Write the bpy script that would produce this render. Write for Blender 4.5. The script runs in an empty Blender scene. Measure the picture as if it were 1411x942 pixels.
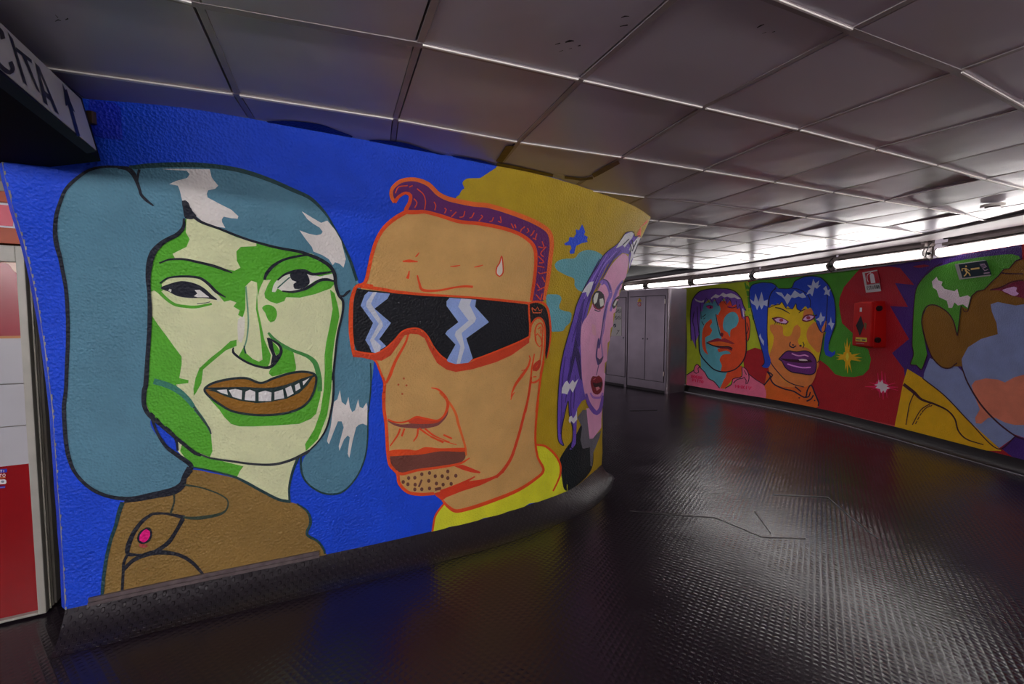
import bpy, bmesh, math, random
from mathutils import Vector, Matrix
from mathutils.bvhtree import BVHTree
from mathutils.geometry import delaunay_2d_cdt
random.seed(7)
C = bpy.context.scene.collection
W, H = 1411, 942
F = 600.0
CAM = Vector((0, 0, 1.5))
PITCH = math.atan(34 / F)
ZC = 2.40      # ceiling height
ZB = 0.12      # lower edge of the painted walls

# ------------------------------------------------------------------ camera
cam = bpy.data.cameras.new('camera')
cam.sensor_width = 36
cam.lens = 36 * F / W
cam.clip_start = 0.02
co = bpy.data.objects.new('camera', cam)
co.location = CAM
co.rotation_euler = (math.pi / 2 - PITCH, 0, 0)
C.objects.link(co)
bpy.context.scene.camera = co

def ray(px, py):
    x = (px - 705.5) / F
    z = -(py - 471) / F
    c, s = math.cos(PITCH), math.sin(PITCH)
    return Vector((x, c + z * s, z * c - s)).normalized()

def onz(px, py, z):
    d = ray(px, py)
    return CAM + d * ((z - CAM.z) / d.z)

def onplane(px, py, p, n):
    d = ray(px, py)
    return CAM + d * ((p - CAM).dot(n) / d.dot(n))

def lin(c):
    c /= 255.0
    return c / 12.92 if c <= 0.04045 else ((c + 0.055) / 1.055) ** 2.4

# --------------------------------------------------------------- materials
MATS = {}
def new_mat(name):
    m = bpy.data.materials.new(name)
    m.use_nodes = True
    b = m.node_tree.nodes['Principled BSDF']
    return m, m.node_tree.nodes, m.node_tree.links, b

def paint_mat(rgb, gain, tag, rough=0.5, stucco=1.0):
    """wall paint on rough stucco: flat colour, mottled a little, stucco relief as bump"""
    key = (tag, rgb)
    if key in MATS: return MATS[key]
    m, N, L, b = new_mat('paint_%s_%02x%02x%02x' % (tag, *rgb))
    col = [lin(c) * gain for c in rgb]
    k = max(1.0, max(col) / 0.88); col = [c / k for c in col] + [1]
    tc = N.new('ShaderNodeTexCoord')
    n1 = N.new('ShaderNodeTexNoise'); n1.inputs['Scale'].default_value = 7; n1.inputs['Detail'].default_value = 6
    L.new(tc.outputs['Object'], n1.inputs['Vector'])
    ramp = N.new('ShaderNodeMapRange')
    ramp.inputs['From Min'].default_value = 0.3; ramp.inputs['From Max'].default_value = 0.7
    ramp.inputs['To Min'].default_value = 0.92; ramp.inputs['To Max'].default_value = 1.08
    L.new(n1.outputs['Fac'], ramp.inputs['Value'])
    mx = N.new('ShaderNodeVectorMath'); mx.operation = 'SCALE'
    mx.inputs[0].default_value = col[:3]
    L.new(ramp.outputs['Result'], mx.inputs['Scale'])
    L.new(mx.outputs['Vector'], b.inputs['Base Color'])
    b.inputs['Roughness'].default_value = rough
    b.inputs['Specular IOR Level'].default_value = 0.35
    n2 = N.new('ShaderNodeTexNoise'); n2.inputs['Scale'].default_value = 110; n2.inputs['Detail'].default_value = 3
    n3 = N.new('ShaderNodeTexVoronoi'); n3.inputs['Scale'].default_value = 78
    L.new(tc.outputs['Object'], n2.inputs['Vector']); L.new(tc.outputs['Object'], n3.inputs['Vector'])
    ad = N.new('ShaderNodeMath'); ad.operation = 'ADD'
    L.new(n2.outputs['Fac'], ad.inputs[0]); L.new(n3.outputs['Distance'], ad.inputs[1])
    bp = N.new('ShaderNodeBump'); bp.inputs['Strength'].default_value = 0.9 * stucco
    bp.inputs['Distance'].default_value = 0.0048
    L.new(ad.outputs[0], bp.inputs['Height']); L.new(bp.outputs['Normal'], b.inputs['Normal'])
    MATS[key] = m
    return m

def simple(name, rgb, rough=0.5, metal=0.0, spec=0.5, noise=0.0, nscale=8.0, bump=0.0, bscale=60, coat=0.0):
    if name in MATS: return MATS[name]
    m, N, L, b = new_mat(name)
    col = [lin(c) for c in rgb] + [1]
    b.inputs['Base Color'].default_value = col
    b.inputs['Roughness'].default_value = rough
    b.inputs['Metallic'].default_value = metal
    b.inputs['Specular IOR Level'].default_value = spec
    b.inputs['Coat Weight'].default_value = coat
    tc = N.new('ShaderNodeTexCoord')
    if noise:
        n1 = N.new('ShaderNodeTexNoise'); n1.inputs['Scale'].default_value = nscale; n1.inputs['Detail'].default_value = 7
        L.new(tc.outputs['Object'], n1.inputs['Vector'])
        mr = N.new('ShaderNodeMapRange')
        mr.inputs['From Min'].default_value = 0.3; mr.inputs['From Max'].default_value = 0.7
        mr.inputs['To Min'].default_value = 1 - noise; mr.inputs['To Max'].default_value = 1 + noise
        L.new(n1.outputs['Fac'], mr.inputs['Value'])
        mx = N.new('ShaderNodeVectorMath'); mx.operation = 'SCALE'; mx.inputs[0].default_value = col[:3]
        L.new(mr.outputs['Result'], mx.inputs['Scale']); L.new(mx.outputs['Vector'], b.inputs['Base Color'])
    if bump:
        n2 = N.new('ShaderNodeTexNoise'); n2.inputs['Scale'].default_value = bscale
        L.new(tc.outputs['Object'], n2.inputs['Vector'])
        bp = N.new('ShaderNodeBump'); bp.inputs['Strength'].default_value = bump; bp.inputs['Distance'].default_value = 0.003
        L.new(n2.outputs['Fac'], bp.inputs['Height']); L.new(bp.outputs['Normal'], b.inputs['Normal'])
    MATS[name] = m
    return m

def emissive(name, rgb, strength):
    m, N, L, b = new_mat(name)
    b.inputs['Base Color'].default_value = (0.8, 0.8, 0.8, 1)
    b.inputs['Emission Color'].default_value = [*rgb, 1]
    b.inputs['Emission Strength'].default_value = strength
    return m

# --------------------------------------------------------------- objects
def tag(o, label=None, cat=None, group=None, kind=None):
    if label: o['label'] = label
    if cat: o['category'] = cat
    if group: o['group'] = group
    if kind: o['kind'] = kind
    return o

def link(name, verts, faces, mats, mi=None, parent=None, smooth=False):
    me = bpy.data.meshes.new(name)
    me.from_pydata([tuple(v) for v in verts], [], faces)
    for m in (mats if isinstance(mats, (list, tuple)) else [mats]): me.materials.append(m)
    if mi: me.polygons.foreach_set('material_index', mi)
    if smooth: me.polygons.foreach_set('use_smooth', [True] * len(me.polygons))
    me.update()
    o = bpy.data.objects.new(name, me)
    C.objects.link(o)
    if parent is not None:
        o.parent = parent
        o.matrix_parent_inverse = Matrix.Translation(-parent.location)
    return o

def empty(name, loc, label, cat, group=None):
    o = bpy.data.objects.new(name, None)
    o.location = loc
    C.objects.link(o)
    return tag(o, label, cat, group)

class MB:
    """collects world-space geometry for ONE mesh object"""
    def __init__(s): s.v = []; s.f = []; s.m = []; s.mats = []
    def mi(s, mat):
        if mat not in s.mats: s.mats.append(mat)
        return s.mats.index(mat)
    def add(s, vs, fs, mat):
        k = len(s.v); i = s.mi(mat)
        s.v += [Vector(v) for v in vs]
        for f in fs: s.f.append([k + a for a in f]); s.m.append(i)
    def frame_box(s, o, ex, ey, ez, mat, bev=0.0):
        """box spanned from corner o by three edge vectors; bev chamfers all edges"""
        o, ex, ey, ez = map(Vector, (o, ex, ey, ez))
        if ex.cross(ey).dot(ez) < 0: ex, ey = ey, ex
        bm = bmesh.new()
        P = [bm.verts.new(o + ex * a + ey * b + ez * c) for a, b, c in
             ((0,0,0),(1,0,0),(1,1,0),(0,1,0),(0,0,1),(1,0,1),(1,1,1),(0,1,1))]
        for f in ((0,3,2,1),(4,5,6,7),(0,1,5,4),(1,2,6,5),(2,3,7,6),(3,0,4,7)): bm.faces.new([P[i] for i in f])
        if bev: bmesh.ops.bevel(bm, geom=bm.edges[:], offset=bev, segments=2, affect='EDGES', profile=0.6)
        bm.verts.index_update()
        s.add([v.co.copy() for v in bm.verts], [[v.index for v in f.verts] for f in bm.faces], mat)
        bm.free()
    def prism(s, poly, d, mat):
        """planar polygon (3D points) extruded by vector d, with caps"""
        n = len(poly); d = Vector(d)
        vs = [Vector(p) for p in poly] + [Vector(p) + d for p in poly]
        s.add(vs, [list(range(n))[::-1], list(range(n, 2 * n))] +
              [[i, (i + 1) % n, n + (i + 1) % n, n + i] for i in range(n)], mat)
    def tube(s, path, r, mat, seg=8, caps=True):
        path = [Vector(p) for p in path]; rings = []
        for i, p in enumerate(path):
            t = (path[min(i + 1, len(path) - 1)] - path[max(i - 1, 0)]).normalized()
            a = t.cross(Vector((0, 0, 1)))
            if a.length < 1e-3: a = t.cross(Vector((1, 0, 0)))
            a.normalize(); b = t.cross(a).normalized()
            rings.append([p + (a * math.cos(q) + b * math.sin(q)) * r for q in [2 * math.pi * k / seg for k in range(seg)]])
        vs = [v for R in rings for v in R]; fs = []
        for i in range(len(path) - 1):
            for k in range(seg):
                k2 = (k + 1) % seg
                fs.append([i * seg + k, i * seg + k2, (i + 1) * seg + k2, (i + 1) * seg + k])
        if caps: fs += [list(range(seg))[::-1], [(len(path) - 1) * seg + k for k in range(seg)]]
        s.add(vs, fs, mat)
    def build(s, name, parent=None, smooth=False):
        o = link(name, s.v, s.f, s.mats, s.m, parent, smooth)
        bm = bmesh.new(); bm.from_mesh(o.data); bmesh.ops.recalc_face_normals(bm, faces=bm.faces); bm.to_mesh(o.data); bm.free()
        return o

def cat(pts, closed, step=3.0):
    """Catmull-Rom through the points, resampled about every `step` pixels"""
    n = len(pts); out = []
    P = [Vector((p[0], p[1])) for p in pts]
    rng = range(n) if closed else range(n - 1)
    for i in rng:
        p1, p2 = P[i], P[(i + 1) % n]
        p0 = P[(i - 1) % n] if (closed or i > 0) else p1 * 2 - p2
        p3 = P[(i + 2) % n] if (closed or i + 2 < n) else p2 * 2 - p1
        L = (p2 - p1).length
        k = max(1, min(14, int(L / step)))
        # limit tangents so that uneven spacing makes no loops
        t1 = (p2 - p0) * 0.5; t2 = (p3 - p1) * 0.5
        if t1.length > L: t1 = t1 * (L / t1.length)
        if t2.length > L: t2 = t2 * (L / t2.length)
        for j in range(k):
            t = j / k
            h1 = 2*t**3 - 3*t*t + 1; h2 = t**3 - 2*t*t + t; h3 = -2*t**3 + 3*t*t; h4 = t**3 - t*t
            out.append((p1 * h1 + t1 * h2 + p2 * h3 + t2 * h4, i + t))
    if not closed: out.append((P[-1], n - 1.0))
    return out

class Surf:
    """a wall surface on which paint is laid"""
    def __init__(s, verts, faces):
        s.bvh = BVHTree.FromPolygons([tuple(v) for v in verts], faces)
    def hit(s, px, py):
        d = ray(px, py)
        p, n, i, t = s.bvh.ray_cast(CAM, d)
        if p is None:
            best = None
            for k in range(12, 120):
                q = CAM + d * (k * 0.1)
                a, n2, i2, dist = s.bvh.find_nearest(q)
                if best is None or dist < best[0]: best = (dist, a, n2)
            _, p, n = best
        if n.dot(CAM - p) < 0: n = -n
        return p, n

class Plane:
    def __init__(s, p, n):
        s.p, s.n = Vector(p), Vector(n).normalized()
        if s.n.dot(CAM - s.p) < 0: s.n = -s.n
    def hit(s, px, py): return onplane(px, py, s.p, s.n), s.n

LAYER = 0.0009
class Paint:
    """paint films on a surface: areas and brush strokes, in layers 0.6 mm apart"""
    def __init__(s, surf, gain, tg, grid=9.0, rough=0.5, stucco=1.0, base=0.0):
        s.surf, s.gain, s.tg, s.grid, s.rough, s.st, s.base = surf, gain, tg, grid, rough, stucco, base + (0.0008 if tg == 'left' else 0)
        s.mb = MB(); s.done = []; s.layer = 0.0018 if tg == 'right' else LAYER
    def cut(s):
        s.done.append(s.mb); s.mb = MB()
    def mat(s, rgb): return paint_mat(rgb, s.gain, s.tg, s.rough, s.st) if isinstance(rgb, tuple) else rgb
    def _put(s, v2, fs, rgb, L):
        vs = []
        for v in v2:
            p, n = s.surf.hit(v[0], v[1]); vs.append(p + n * (s.base + s.layer * L))
        out = []
        for f in fs:
            a, b, c = (Vector(v2[i]).to_2d() for i in f[:3])
            out.append(list(f) if (b - a).cross(c - a) < 0 else list(f)[::-1])
        s.mb.add(vs, out, s.mat(rgb))
    def fill(s, rgb, pts, L=1, smooth=True, step=3.0):
        b = [q for q, _ in cat(pts, True, step)] if smooth else []
        if not smooth:
            n = len(pts)
            for i in range(n):
                p, q = Vector(pts[i]), Vector(pts[(i + 1) % n]); k = max(1, int((q - p).length / s.grid))
                b += [p.lerp(q, j / k) for j in range(k)]
        nb = len(b)
        x0, x1 = min(p.x for p in b), max(p.x for p in b); y0, y1 = min(p.y for p in b), max(p.y for p in b)
        g = []
        G = s.grid
        y = math.ceil(y0 / G) * G
        while y < y1:
            x = math.ceil(x0 / G) * G
            while x < x1: g.append(Vector((x, y))); x += G
            y += G
        r = delaunay_2d_cdt(b + g, [], [list(range(nb))], 1, 1e-4)
        s._put([v.copy() for v in r[0]], [f for f in r[2]], rgb, L)
    def stroke(s, rgb, pts, w=3.0, L=3, closed=False, smooth=True):
        ws = w if isinstance(w, (list, tuple)) else [w] * len(pts)
        if len(ws) < len(pts): ws = list(ws) + [ws[-1]] * (len(pts) - len(ws))
        if s.tg == 'right': ws = [q * 1.25 for q in ws]
        if smooth: c = cat(pts, closed, 2.5)
        else: c = [(Vector(p), float(i)) for i, p in enumerate(pts)]
        if closed: c = c + [c[0]]
        n = len(c); V = []
        for i, (p, u) in enumerate(c):
            a = c[i - 1][0] if i > 0 else (c[-2][0] if closed else p)
            b = c[i + 1][0] if i < n - 1 else (c[1][0] if closed else p)
            t = (b - a)
            if t.length < 1e-6: t = Vector((1, 0))
            t.normalize(); nn = Vector((-t.y, t.x))
            k = int(u) % len(ws); k2 = (k + 1) % len(ws) if closed else min(k + 1, len(ws) - 1)
            ww = (ws[k] * (1 - (u - int(u))) + ws[k2] * (u - int(u))) / 2
            V += [p + nn * ww, p - nn * ww]
        s._put(V, [[2*i, 2*i+1, 2*i+3, 2*i+2] for i in range(n - 1)], rgb, L)
    def dot(s, rgb, x, y, r, L=4, ry=None, n=10):
        ry = ry or r
        V = [Vector((x + r * math.cos(2*math.pi*k/n), y + ry * math.sin(2*math.pi*k/n))) for k in range(n)]
        s._put(V, [list(range(n))], rgb, L)
    def text(s, rgb, word, quad, w, L=4, adv=1.0):
        """stroke lettering inside a quad of pixels (top-left, top-right, bottom-right, bottom-left)"""
        q = [Vector(p) for p in quad]; n = len(word)
        for k, ch in enumerate(word):
            for st in GLYPH.get(ch, ()):
                pts = []
                for gx, gy in st:
                    u = (k + 0.12 + gx * 0.76) / n; v = gy
                    pts.append(q[0].lerp(q[1], u).lerp(q[3].lerp(q[2], u), v))
                s.stroke(rgb, pts, w, L, smooth=False)
    def build(s, name, parent=None, label=None):
        for mb in [m for m in s.done if m.v] + [s.mb]:
            o = link(name, mb.v, mb.f, mb.mats, mb.m, parent, False)
            if label: o['label'] = label
        return o

GLYPH = {
 'A': [[(0,1),(.5,0),(1,1)],[(.2,.65),(.8,.65)]],
 'C': [[(1,.2),(.8,.03),(.4,0),(.1,.2),(0,.5),(.1,.8),(.4,1),(.8,.97),(1,.8)]],
 'D': [[(0,0),(.6,0),(1,.3),(1,.7),(.6,1),(0,1),(0,0)]],
 'E': [[(1,0),(0,0),(0,1),(1,1)],[(0,.5),(.8,.5)]],
 'F': [[(1,0),(0,0),(0,1)],[(0,.5),(.8,.5)]],
 'I': [[(.5,0),(.5,1)]],
 'M': [[(0,1),(0,0),(.5,.6),(1,0),(1,1)]],
 'N': [[(0,1),(0,0),(1,1),(1,0)]],
 'O': [[(.5,0),(.1,.2),(0,.5),(.1,.8),(.5,1),(.9,.8),(1,.5),(.9,.2),(.5,0)]],
 'P': [[(0,1),(0,0),(.8,.05),(1,.25),(.8,.5),(0,.55)]],
 'R': [[(0,1),(0,0),(.8,.05),(1,.25),(.8,.5),(0,.55),(1,1)]],
 'S': [[(1,.1),(.5,0),(.05,.2),(.2,.45),(.8,.55),(1,.8),(.5,1),(0,.9)]],
 'T': [[(0,0),(1,0)],[(.5,0),(.5,1)]],
 'U': [[(0,0),(0,.8),(.5,1),(1,.8),(1,0)]],
 'V': [[(0,0),(.5,1),(1,0)]],
 'X': [[(0,0),(1,1)],[(1,0),(0,1)]],
}

def fr(x0, y0, k):
    """reads points in the units of a k-times enlarged detail whose corner is x0,y0"""
    def g(*a): return [(x0 + a[i] * k, y0 + a[i + 1] * k) for i in range(0, len(a), 2)]
    return g
# ------------------------------------------------------------------ the room
def interp_cols(tp, bp, n):
    """smooth columns between matching top and bottom points (3D)"""
    def cr(P, u):
        i = min(int(u), len(P) - 2); t = u - i
        p1, p2 = P[i], P[i + 1]; p0 = P[i - 1] if i else p1 * 2 - p2; p3 = P[i + 2] if i + 2 < len(P) else p2 * 2 - p1
        return 0.5 * ((2*p1) + (p2 - p0)*t + (2*p0 - 5*p1 + 4*p2 - p3)*t*t + (3*p1 - p0 - 3*p2 + p3)*t**3)
    N = n * (len(tp) - 1)
    return [(cr(tp, k / n), cr(bp, k / n)) for k in range(N + 1)]

HOL = [0.0, 0.0, -0.003, 0.005, 0.03, 0.065, 0.09, 0.105, 0.115, 0.12, 0.12, 0.12, 0.115, 0.1, 0.09, 0.075, 0.065, 0.05, 0.04, 0.02, 0.0]
HOR = [0.0, 0.03, 0.065, 0.09, 0.11, 0.135, 0.15, 0.155, 0.155, 0.155, 0.155, 0.15, 0.145, 0.135, 0.12, 0.105, 0.085, 0.06, 0.04, 0.015, 0.0]
def pier_hollow(k, v):
    w = min(1.0, k / 100.0); i = min(int(v * 20), 19); t = v * 20 - i
    return (HOL[i] + (HOL[i + 1] - HOL[i]) * t) * (1 - w) + (HOR[i] + (HOR[i + 1] - HOR[i]) * t) * w
def ruled(cols, rows, hollow=0.0, kmax=10000):
    # the walls are hollow in section: they flare out under the ceiling
    vs = []
    for k, (t, b) in enumerate(cols):
        a, c = cols[max(k - 1, 0)], cols[min(k + 1, len(cols) - 1)]
        if k > kmax: a, c = cols[kmax - 1], cols[kmax + 1]
        for r in range(rows + 1):
            v = r / rows; p = t.lerp(b, v)
            d = c[0].lerp(c[1], v) - a[0].lerp(a[1], v); d.z = 0; d.normalize()
            vs.append(p + Vector((-d.y, d.x, 0)) * (hollow(k, v) if callable(hollow) else hollow * 4 * v * (1 - v)))
    R = rows + 1
    fs = [[c*R + r, c*R + r + 1, (c+1)*R + r + 1, (c+1)*R + r] for c in range(len(cols) - 1) for r in range(rows)]
    return vs, fs

# --- left painted pier: overhangs towards the ceiling
LT = [(-12,118),(110,135),(250,148),(400,173),(550,201),(686,228),(760,244),(850,274),(880,287),(897,299)]
LB = [(90,840),(189,818),(303,794),(430,768),(547,743),(657,717),(718,699),(786,674),(812,655),(829,640)]
tpt = [onz(x, y, ZC) for x, y in LT]
bpt = [onz(x, y, ZB) for x, y in LB]
colsL = interp_cols(tpt, bpt, 12)
# rounded nose of the pier, then its hidden far side
tn, bn = colsL[-1]
td = (tn - colsL[-4][0]).normalized()
def turn(p, d, r, n=8, total=2.3):
    out = []; side = Vector((-d.y, d.x, 0)).normalized(); c = p + side * r
    for k in range(1, n + 1):
        a = total * k / n
        out.append(c - side * r * math.cos(a) + d * r * math.sin(a))
    return out
dT = (tn - colsL[-3][0]); dT.z = 0; dT.normalize()
dB = (bn - colsL[-3][1]); dB.z = 0; dB.normalize()
dd = Vector((0.42, 0.9, 0)).normalized()
tt = turn(tn, Vector((tn.x, tn.y, 0)).normalized(), 0.10); bb = turn(bn, Vector((bn.x, bn.y, 0)).normalized(), 0.10)
nose = list(zip(tt, bb))
last_t, last_b = nose[-1]
away = Vector((-0.75, 0.66, 0))
back = [(last_t + away * k, last_b + away * k) for k in (1.0, 2.2)]
colsAll = colsL + nose + back
vs, fs = ruled(colsAll, 40, pier_hollow, len(colsL) - 2)
blue = paint_mat((14, 64, 196), 1.45, 'left')
surfL = Surf(vs, fs)
fs = [f[::-1] for f in fs]
# left edge return of the pier (the thin chipped edge of the plaster)
ochre_m = paint_mat((160, 136, 24), 1.5, 'left')
nf = (len(colsL) - 1) * 40
wl = link('wall_left', vs, fs, [blue, ochre_m], [0] * (80 * 40) + [1] * (len(fs) - 80 * 40), None, True)
tag(wl, kind='structure')
plaster = simple('bare_plaster', (150, 150, 150), 0.9, noise=0.2, bump=0.5)
mb = MB()
e0, e1 = colsL[0]
bk = Vector((-0.42, 0.24, 0)).normalized() * 0.05
edge = [v.copy() for v in vs[:41]]
def epos(t):
    k = min(int(t * 40), 39); return edge[k].lerp(edge[k + 1], t * 40 - k)
mb.add(edge + [p + bk for p in edge], [[k, k + 1, 42 + k, 41 + k] for k in range(40)], blue)
nn = Vector((-0.3, -0.95, 0)) * 0.0012
for k in range(160):
    p, q = epos(k / 160), epos((k + 1) / 160); w = Vector((1, 0.3, 0)) * random.choice((0.0015, 0.002, 0.004, 0.003, 0.007))
    mb.add([p + nn, q + nn, q + nn + w * 0.8, p + nn + w], [[0, 1, 2, 3]], plaster)
off_ = bk + Vector((0.1, 0.6, 0))
mb.add([p + bk for p in edge] + [p + off_ for p in edge], [[k, k + 1, 42 + k, 41 + k] for k in range(40)], simple('grey_return', (70, 66, 66), 0.8, noise=0.15))
o = mb.build('plaster_edge', wl)

# --- right painted wall, curving along the corridor
ZT = 2.16
RT = [(940,397),(1000,390),(1050,385),(1111,379),(1190,370),(1285,356),(1350,346),(1411,336)]
RB = [(945,530),(1008,541),(1064,550),(1135,564),(1234,588),(1350,618),(1425,637),(1500,656)]
rt = [onz(x, y, ZT) for x, y in RT]; rb = [onz(x, y, ZB) for x, y in RB]
def prop(P, k=7, step=0.75, bend=-0.06):
    d = (P[-1] - P[-2]).normalized(); out = []; p = P[-1]
    for i in range(k):
        d = Matrix.Rotation(bend, 3, 'Z') @ d; p = p + d * step; out.append(p.copy())
    return out
rt2 = rt + prop(rt); rb2 = [*rb]
for k in range(len(rt), len(rt2)):
    rb2.append(rt2[k] + (rb[-1] - rt[-1]))
# beyond the cabinets the wall bends away behind the pier
pre_b = [Vector((1.2, 12.2, ZB)), Vector((2.1, 11.0, ZB)), Vector((2.85, 9.9, ZB))]
lean0 = rt[0] - rb[0]
pre_t = [p + Vector((lean0.x * 0.9, lean0.y * 0.9, ZT - ZB)) for p in pre_b]
for p in pre_t: p.z = ZT
colsPaint = interp_cols(rt2, rb2, 8)
colsPre = interp_cols(pre_t + [rt[0]], pre_b + [rb[0]], 6)
vs, fs = ruled(colsPaint, 24, 0.08)
surfR = Surf(vs, fs)
wallred = paint_mat((128, 18, 26), 2.2, 'right')
wr = link('wall_right', vs, fs, [wallred], None, None, True); tag(wr, kind='structure')
greyw = simple('grey_wall', (92, 86, 84), 0.7, noise=0.1)
dv_ = Vector((0.06, 0.03, 0))
colsFar = [(t + dv_ * 0.5, b + dv_ * 0.5) for t, b in colsPre] + [(t + dv_, b + dv_) for t, b in colsPaint[1:6]]
vs, fs = ruled(colsFar, 12, 0.08)
wf = link('wall_far', vs, fs, [greyw], None, None, True); tag(wf, kind='structure')

# --- far end closure so that no void shows
mb = MB(); mb.frame_box((-2.5, 12.3, 0), (4.5, 0, 0), (0, 0.1, 0), (0, 0, ZC), greyw)
o = mb.build('wall_back'); tag(o, kind='structure')

# --- floor: black studded rubber
def rubber(name, pitch, kindp, rot=0.0):
    m, N, L, b = new_mat(name)
    tc = N.new('ShaderNodeTexCoord'); mp = N.new('ShaderNodeMapping')
    mp.inputs['Rotation'].default_value = (0, 0, rot)
    L.new(tc.outputs['Object'], mp.inputs['Vector'])
    sx = N.new('ShaderNodeSeparateXYZ'); L.new(mp.outputs['Vector'], sx.inputs[0])
    def M(op, a, bb=None):
        n = N.new('ShaderNodeMath'); n.operation = op
        for i, v in enumerate((a, bb)):
            if v is None: continue
            if isinstance(v, (int, float)): n.inputs[i].default_value = v
            else: L.new(v, n.inputs[i])
        return n.outputs[0]
    kx = 2 * math.pi / pitch
    gx = M('SINE', M('MULTIPLY', sx.outputs['X'], kx)); gy = M('SINE', M('MULTIPLY', sx.outputs['Y'], kx))
    if kindp == 'grid':
        h = M('MAXIMUM', gx, gy)
        h = M('MULTIPLY', h, 0.5)
    else:
        h = M('ADD', gx, gy)
        h = M('MINIMUM', M('MAXIMUM', h, 0.5), 1.1)
    nz = N.new('ShaderNodeTexNoise'); nz.inputs['Scale'].default_value = 2.2; nz.inputs['Detail'].default_value = 8; nz.inputs['Roughness'].default_value = 0.6
    L.new(tc.outputs['Object'], nz.inputs['Vector'])
    nf = N.new('ShaderNodeTexNoise'); nf.inputs['Scale'].default_value = 38; nf.inputs['Detail'].default_value = 4
    L.new(tc.outputs['Object'], nf.inputs['Vector'])
    wear = N.new('ShaderNodeMapRange'); wear.inputs['From Min'].default_value = 0.36; wear.inputs['From Max'].default_value = 0.62
    L.new(nz.outputs['Fac'], wear.inputs['Value'])
    hh = M('ADD', M('MULTIPLY', h, M('ADD', M('MULTIPLY', wear.outputs['Result'], 0.8), 0.25)), M('MULTIPLY', nf.outputs['Fac'], 0.3))
    bp = N.new('ShaderNodeBump'); bp.inputs['Strength'].default_value = 1.0; bp.inputs['Distance'].default_value = 0.0013
    L.new(hh, bp.inputs['Height']); L.new(bp.outputs['Normal'], b.inputs['Normal'])
    cr = N.new('ShaderNodeMix'); cr.data_type = 'RGBA'
    cr.inputs[6].default_value = (0.011, 0.006, 0.0125, 1); cr.inputs[7].default_value = (0.026, 0.018, 0.026, 1)
    L.new(nz.outputs['Fac'], cr.inputs[0]); L.new(cr.outputs[2], b.inputs['Base Color'])
    rr = N.new('ShaderNodeMapRange'); rr.inputs['To Min'].default_value = 0.15; rr.inputs['To Max'].default_value = 0.30
    L.new(nf.outputs['Fac'], rr.inputs['Value']); L.new(rr.outputs['Result'], b.inputs['Roughness'])
    b.inputs['Specular IOR Level'].default_value = 0.5
    return m
fl_m = rubber('studded_rubber', 0.030, 'grid', 0.62)
mb = MB(); mb.frame_box((-7, -6, -0.05), (16, 0, 0), (0, 18.6, 0), (0, 0, 0.05), fl_m)
floor = mb.build('floor'); tag(floor, kind='structure')
# edges of patched rubber sheets
fp = Plane((0, 0, 0), (0, 0, 1))
P = Paint(fp, 1, 'floor')
seam = simple('rubber_seam', (34, 30, 34), 0.35, bump=0.6, bscale=120)
P.base = 0.001
P.stroke(seam, [(868,704),(925,709),(985,713)], 1.5, 1)
P.stroke(seam, [(1065,681),(1141,685),(1175,715),(1210,742)], 1.3, 1, smooth=False)
P.stroke(seam, [(985,713),(1050,740),(1110,742)], 1.1, 1, smooth=False)
P.stroke(seam, [(1040,705),(1062,735)], 1.4, 1)
P.stroke(seam, [(868,566),(906,565)], 1.2, 1)
P.build('floor_seam', floor)
# little coins of chewing gum and worn studs stuck to the rubber
gum = simple('grey_gum', (88, 84, 88), 0.6, noise=0.2)

# --- coved rubber skirting along both walls
cove_m = rubber('studded_cove', 0.028, 'coin', 0.3)
for nd in cove_m.node_tree.nodes:
    if nd.type == 'BUMP': nd.inputs['Distance'].default_value = 0.009
    if nd.type == 'MIX': nd.inputs[6].default_value = (0.009, 0.006, 0.010, 1); nd.inputs[7].default_value = (0.026, 0.020, 0.026, 1)
    if nd.type == 'MAP_RANGE' and abs(nd.inputs['To Max'].default_value - 0.30) < 1e-3: nd.inputs['To Min'].default_value = 0.28; nd.inputs['To Max'].default_value = 0.42
def cove(cols, w, zt, name, mat, sgn=1.0, wfun=None):
    vs = []; n = 8
    for k, (t, b) in enumerate(cols):
        a = cols[max(k - 1, 0)][1]; c = cols[min(k + 1, len(cols) - 1)][1]
        d = (c - a); d.z = 0; d.normalize(); nrm = Vector((d.y, -d.x, 0)) * sgn
        ww = wfun(k / (len(cols) - 1)) if wfun else w
        for i in range(n + 1):
            u = i / n
            vs.append(Vector((b.x, b.y, 0)) + nrm * (ww * u) + Vector((0, 0, zt * (1 - u) ** 2 + 0.0015)))
    R = n + 1
    fs = [[c*R + r, c*R + r + 1, (c+1)*R + r + 1, (c+1)*R + r] for c in range(len(cols) - 1) for r in range(n)]
    o = link(name, vs, [f[::-1] for f in fs] if sgn > 0 else fs, [mat], None, None, True)
    return tag(o, kind='structure')
cove(colsL + nose, 0.22, ZB, 'baseboard_left', cove_m, 1.0, lambda u: 0.17 if u < 0.85 else 0.17 - 0.09 * (u - 0.85) / 0.15)
cove_r = simple('smooth_rubber', (22, 18, 24), 0.42, bump=0.25, bscale=25)
cove(colsPre + colsPaint, 0.12, ZB, 'baseboard_right', cove_r, 1.0)

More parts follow.
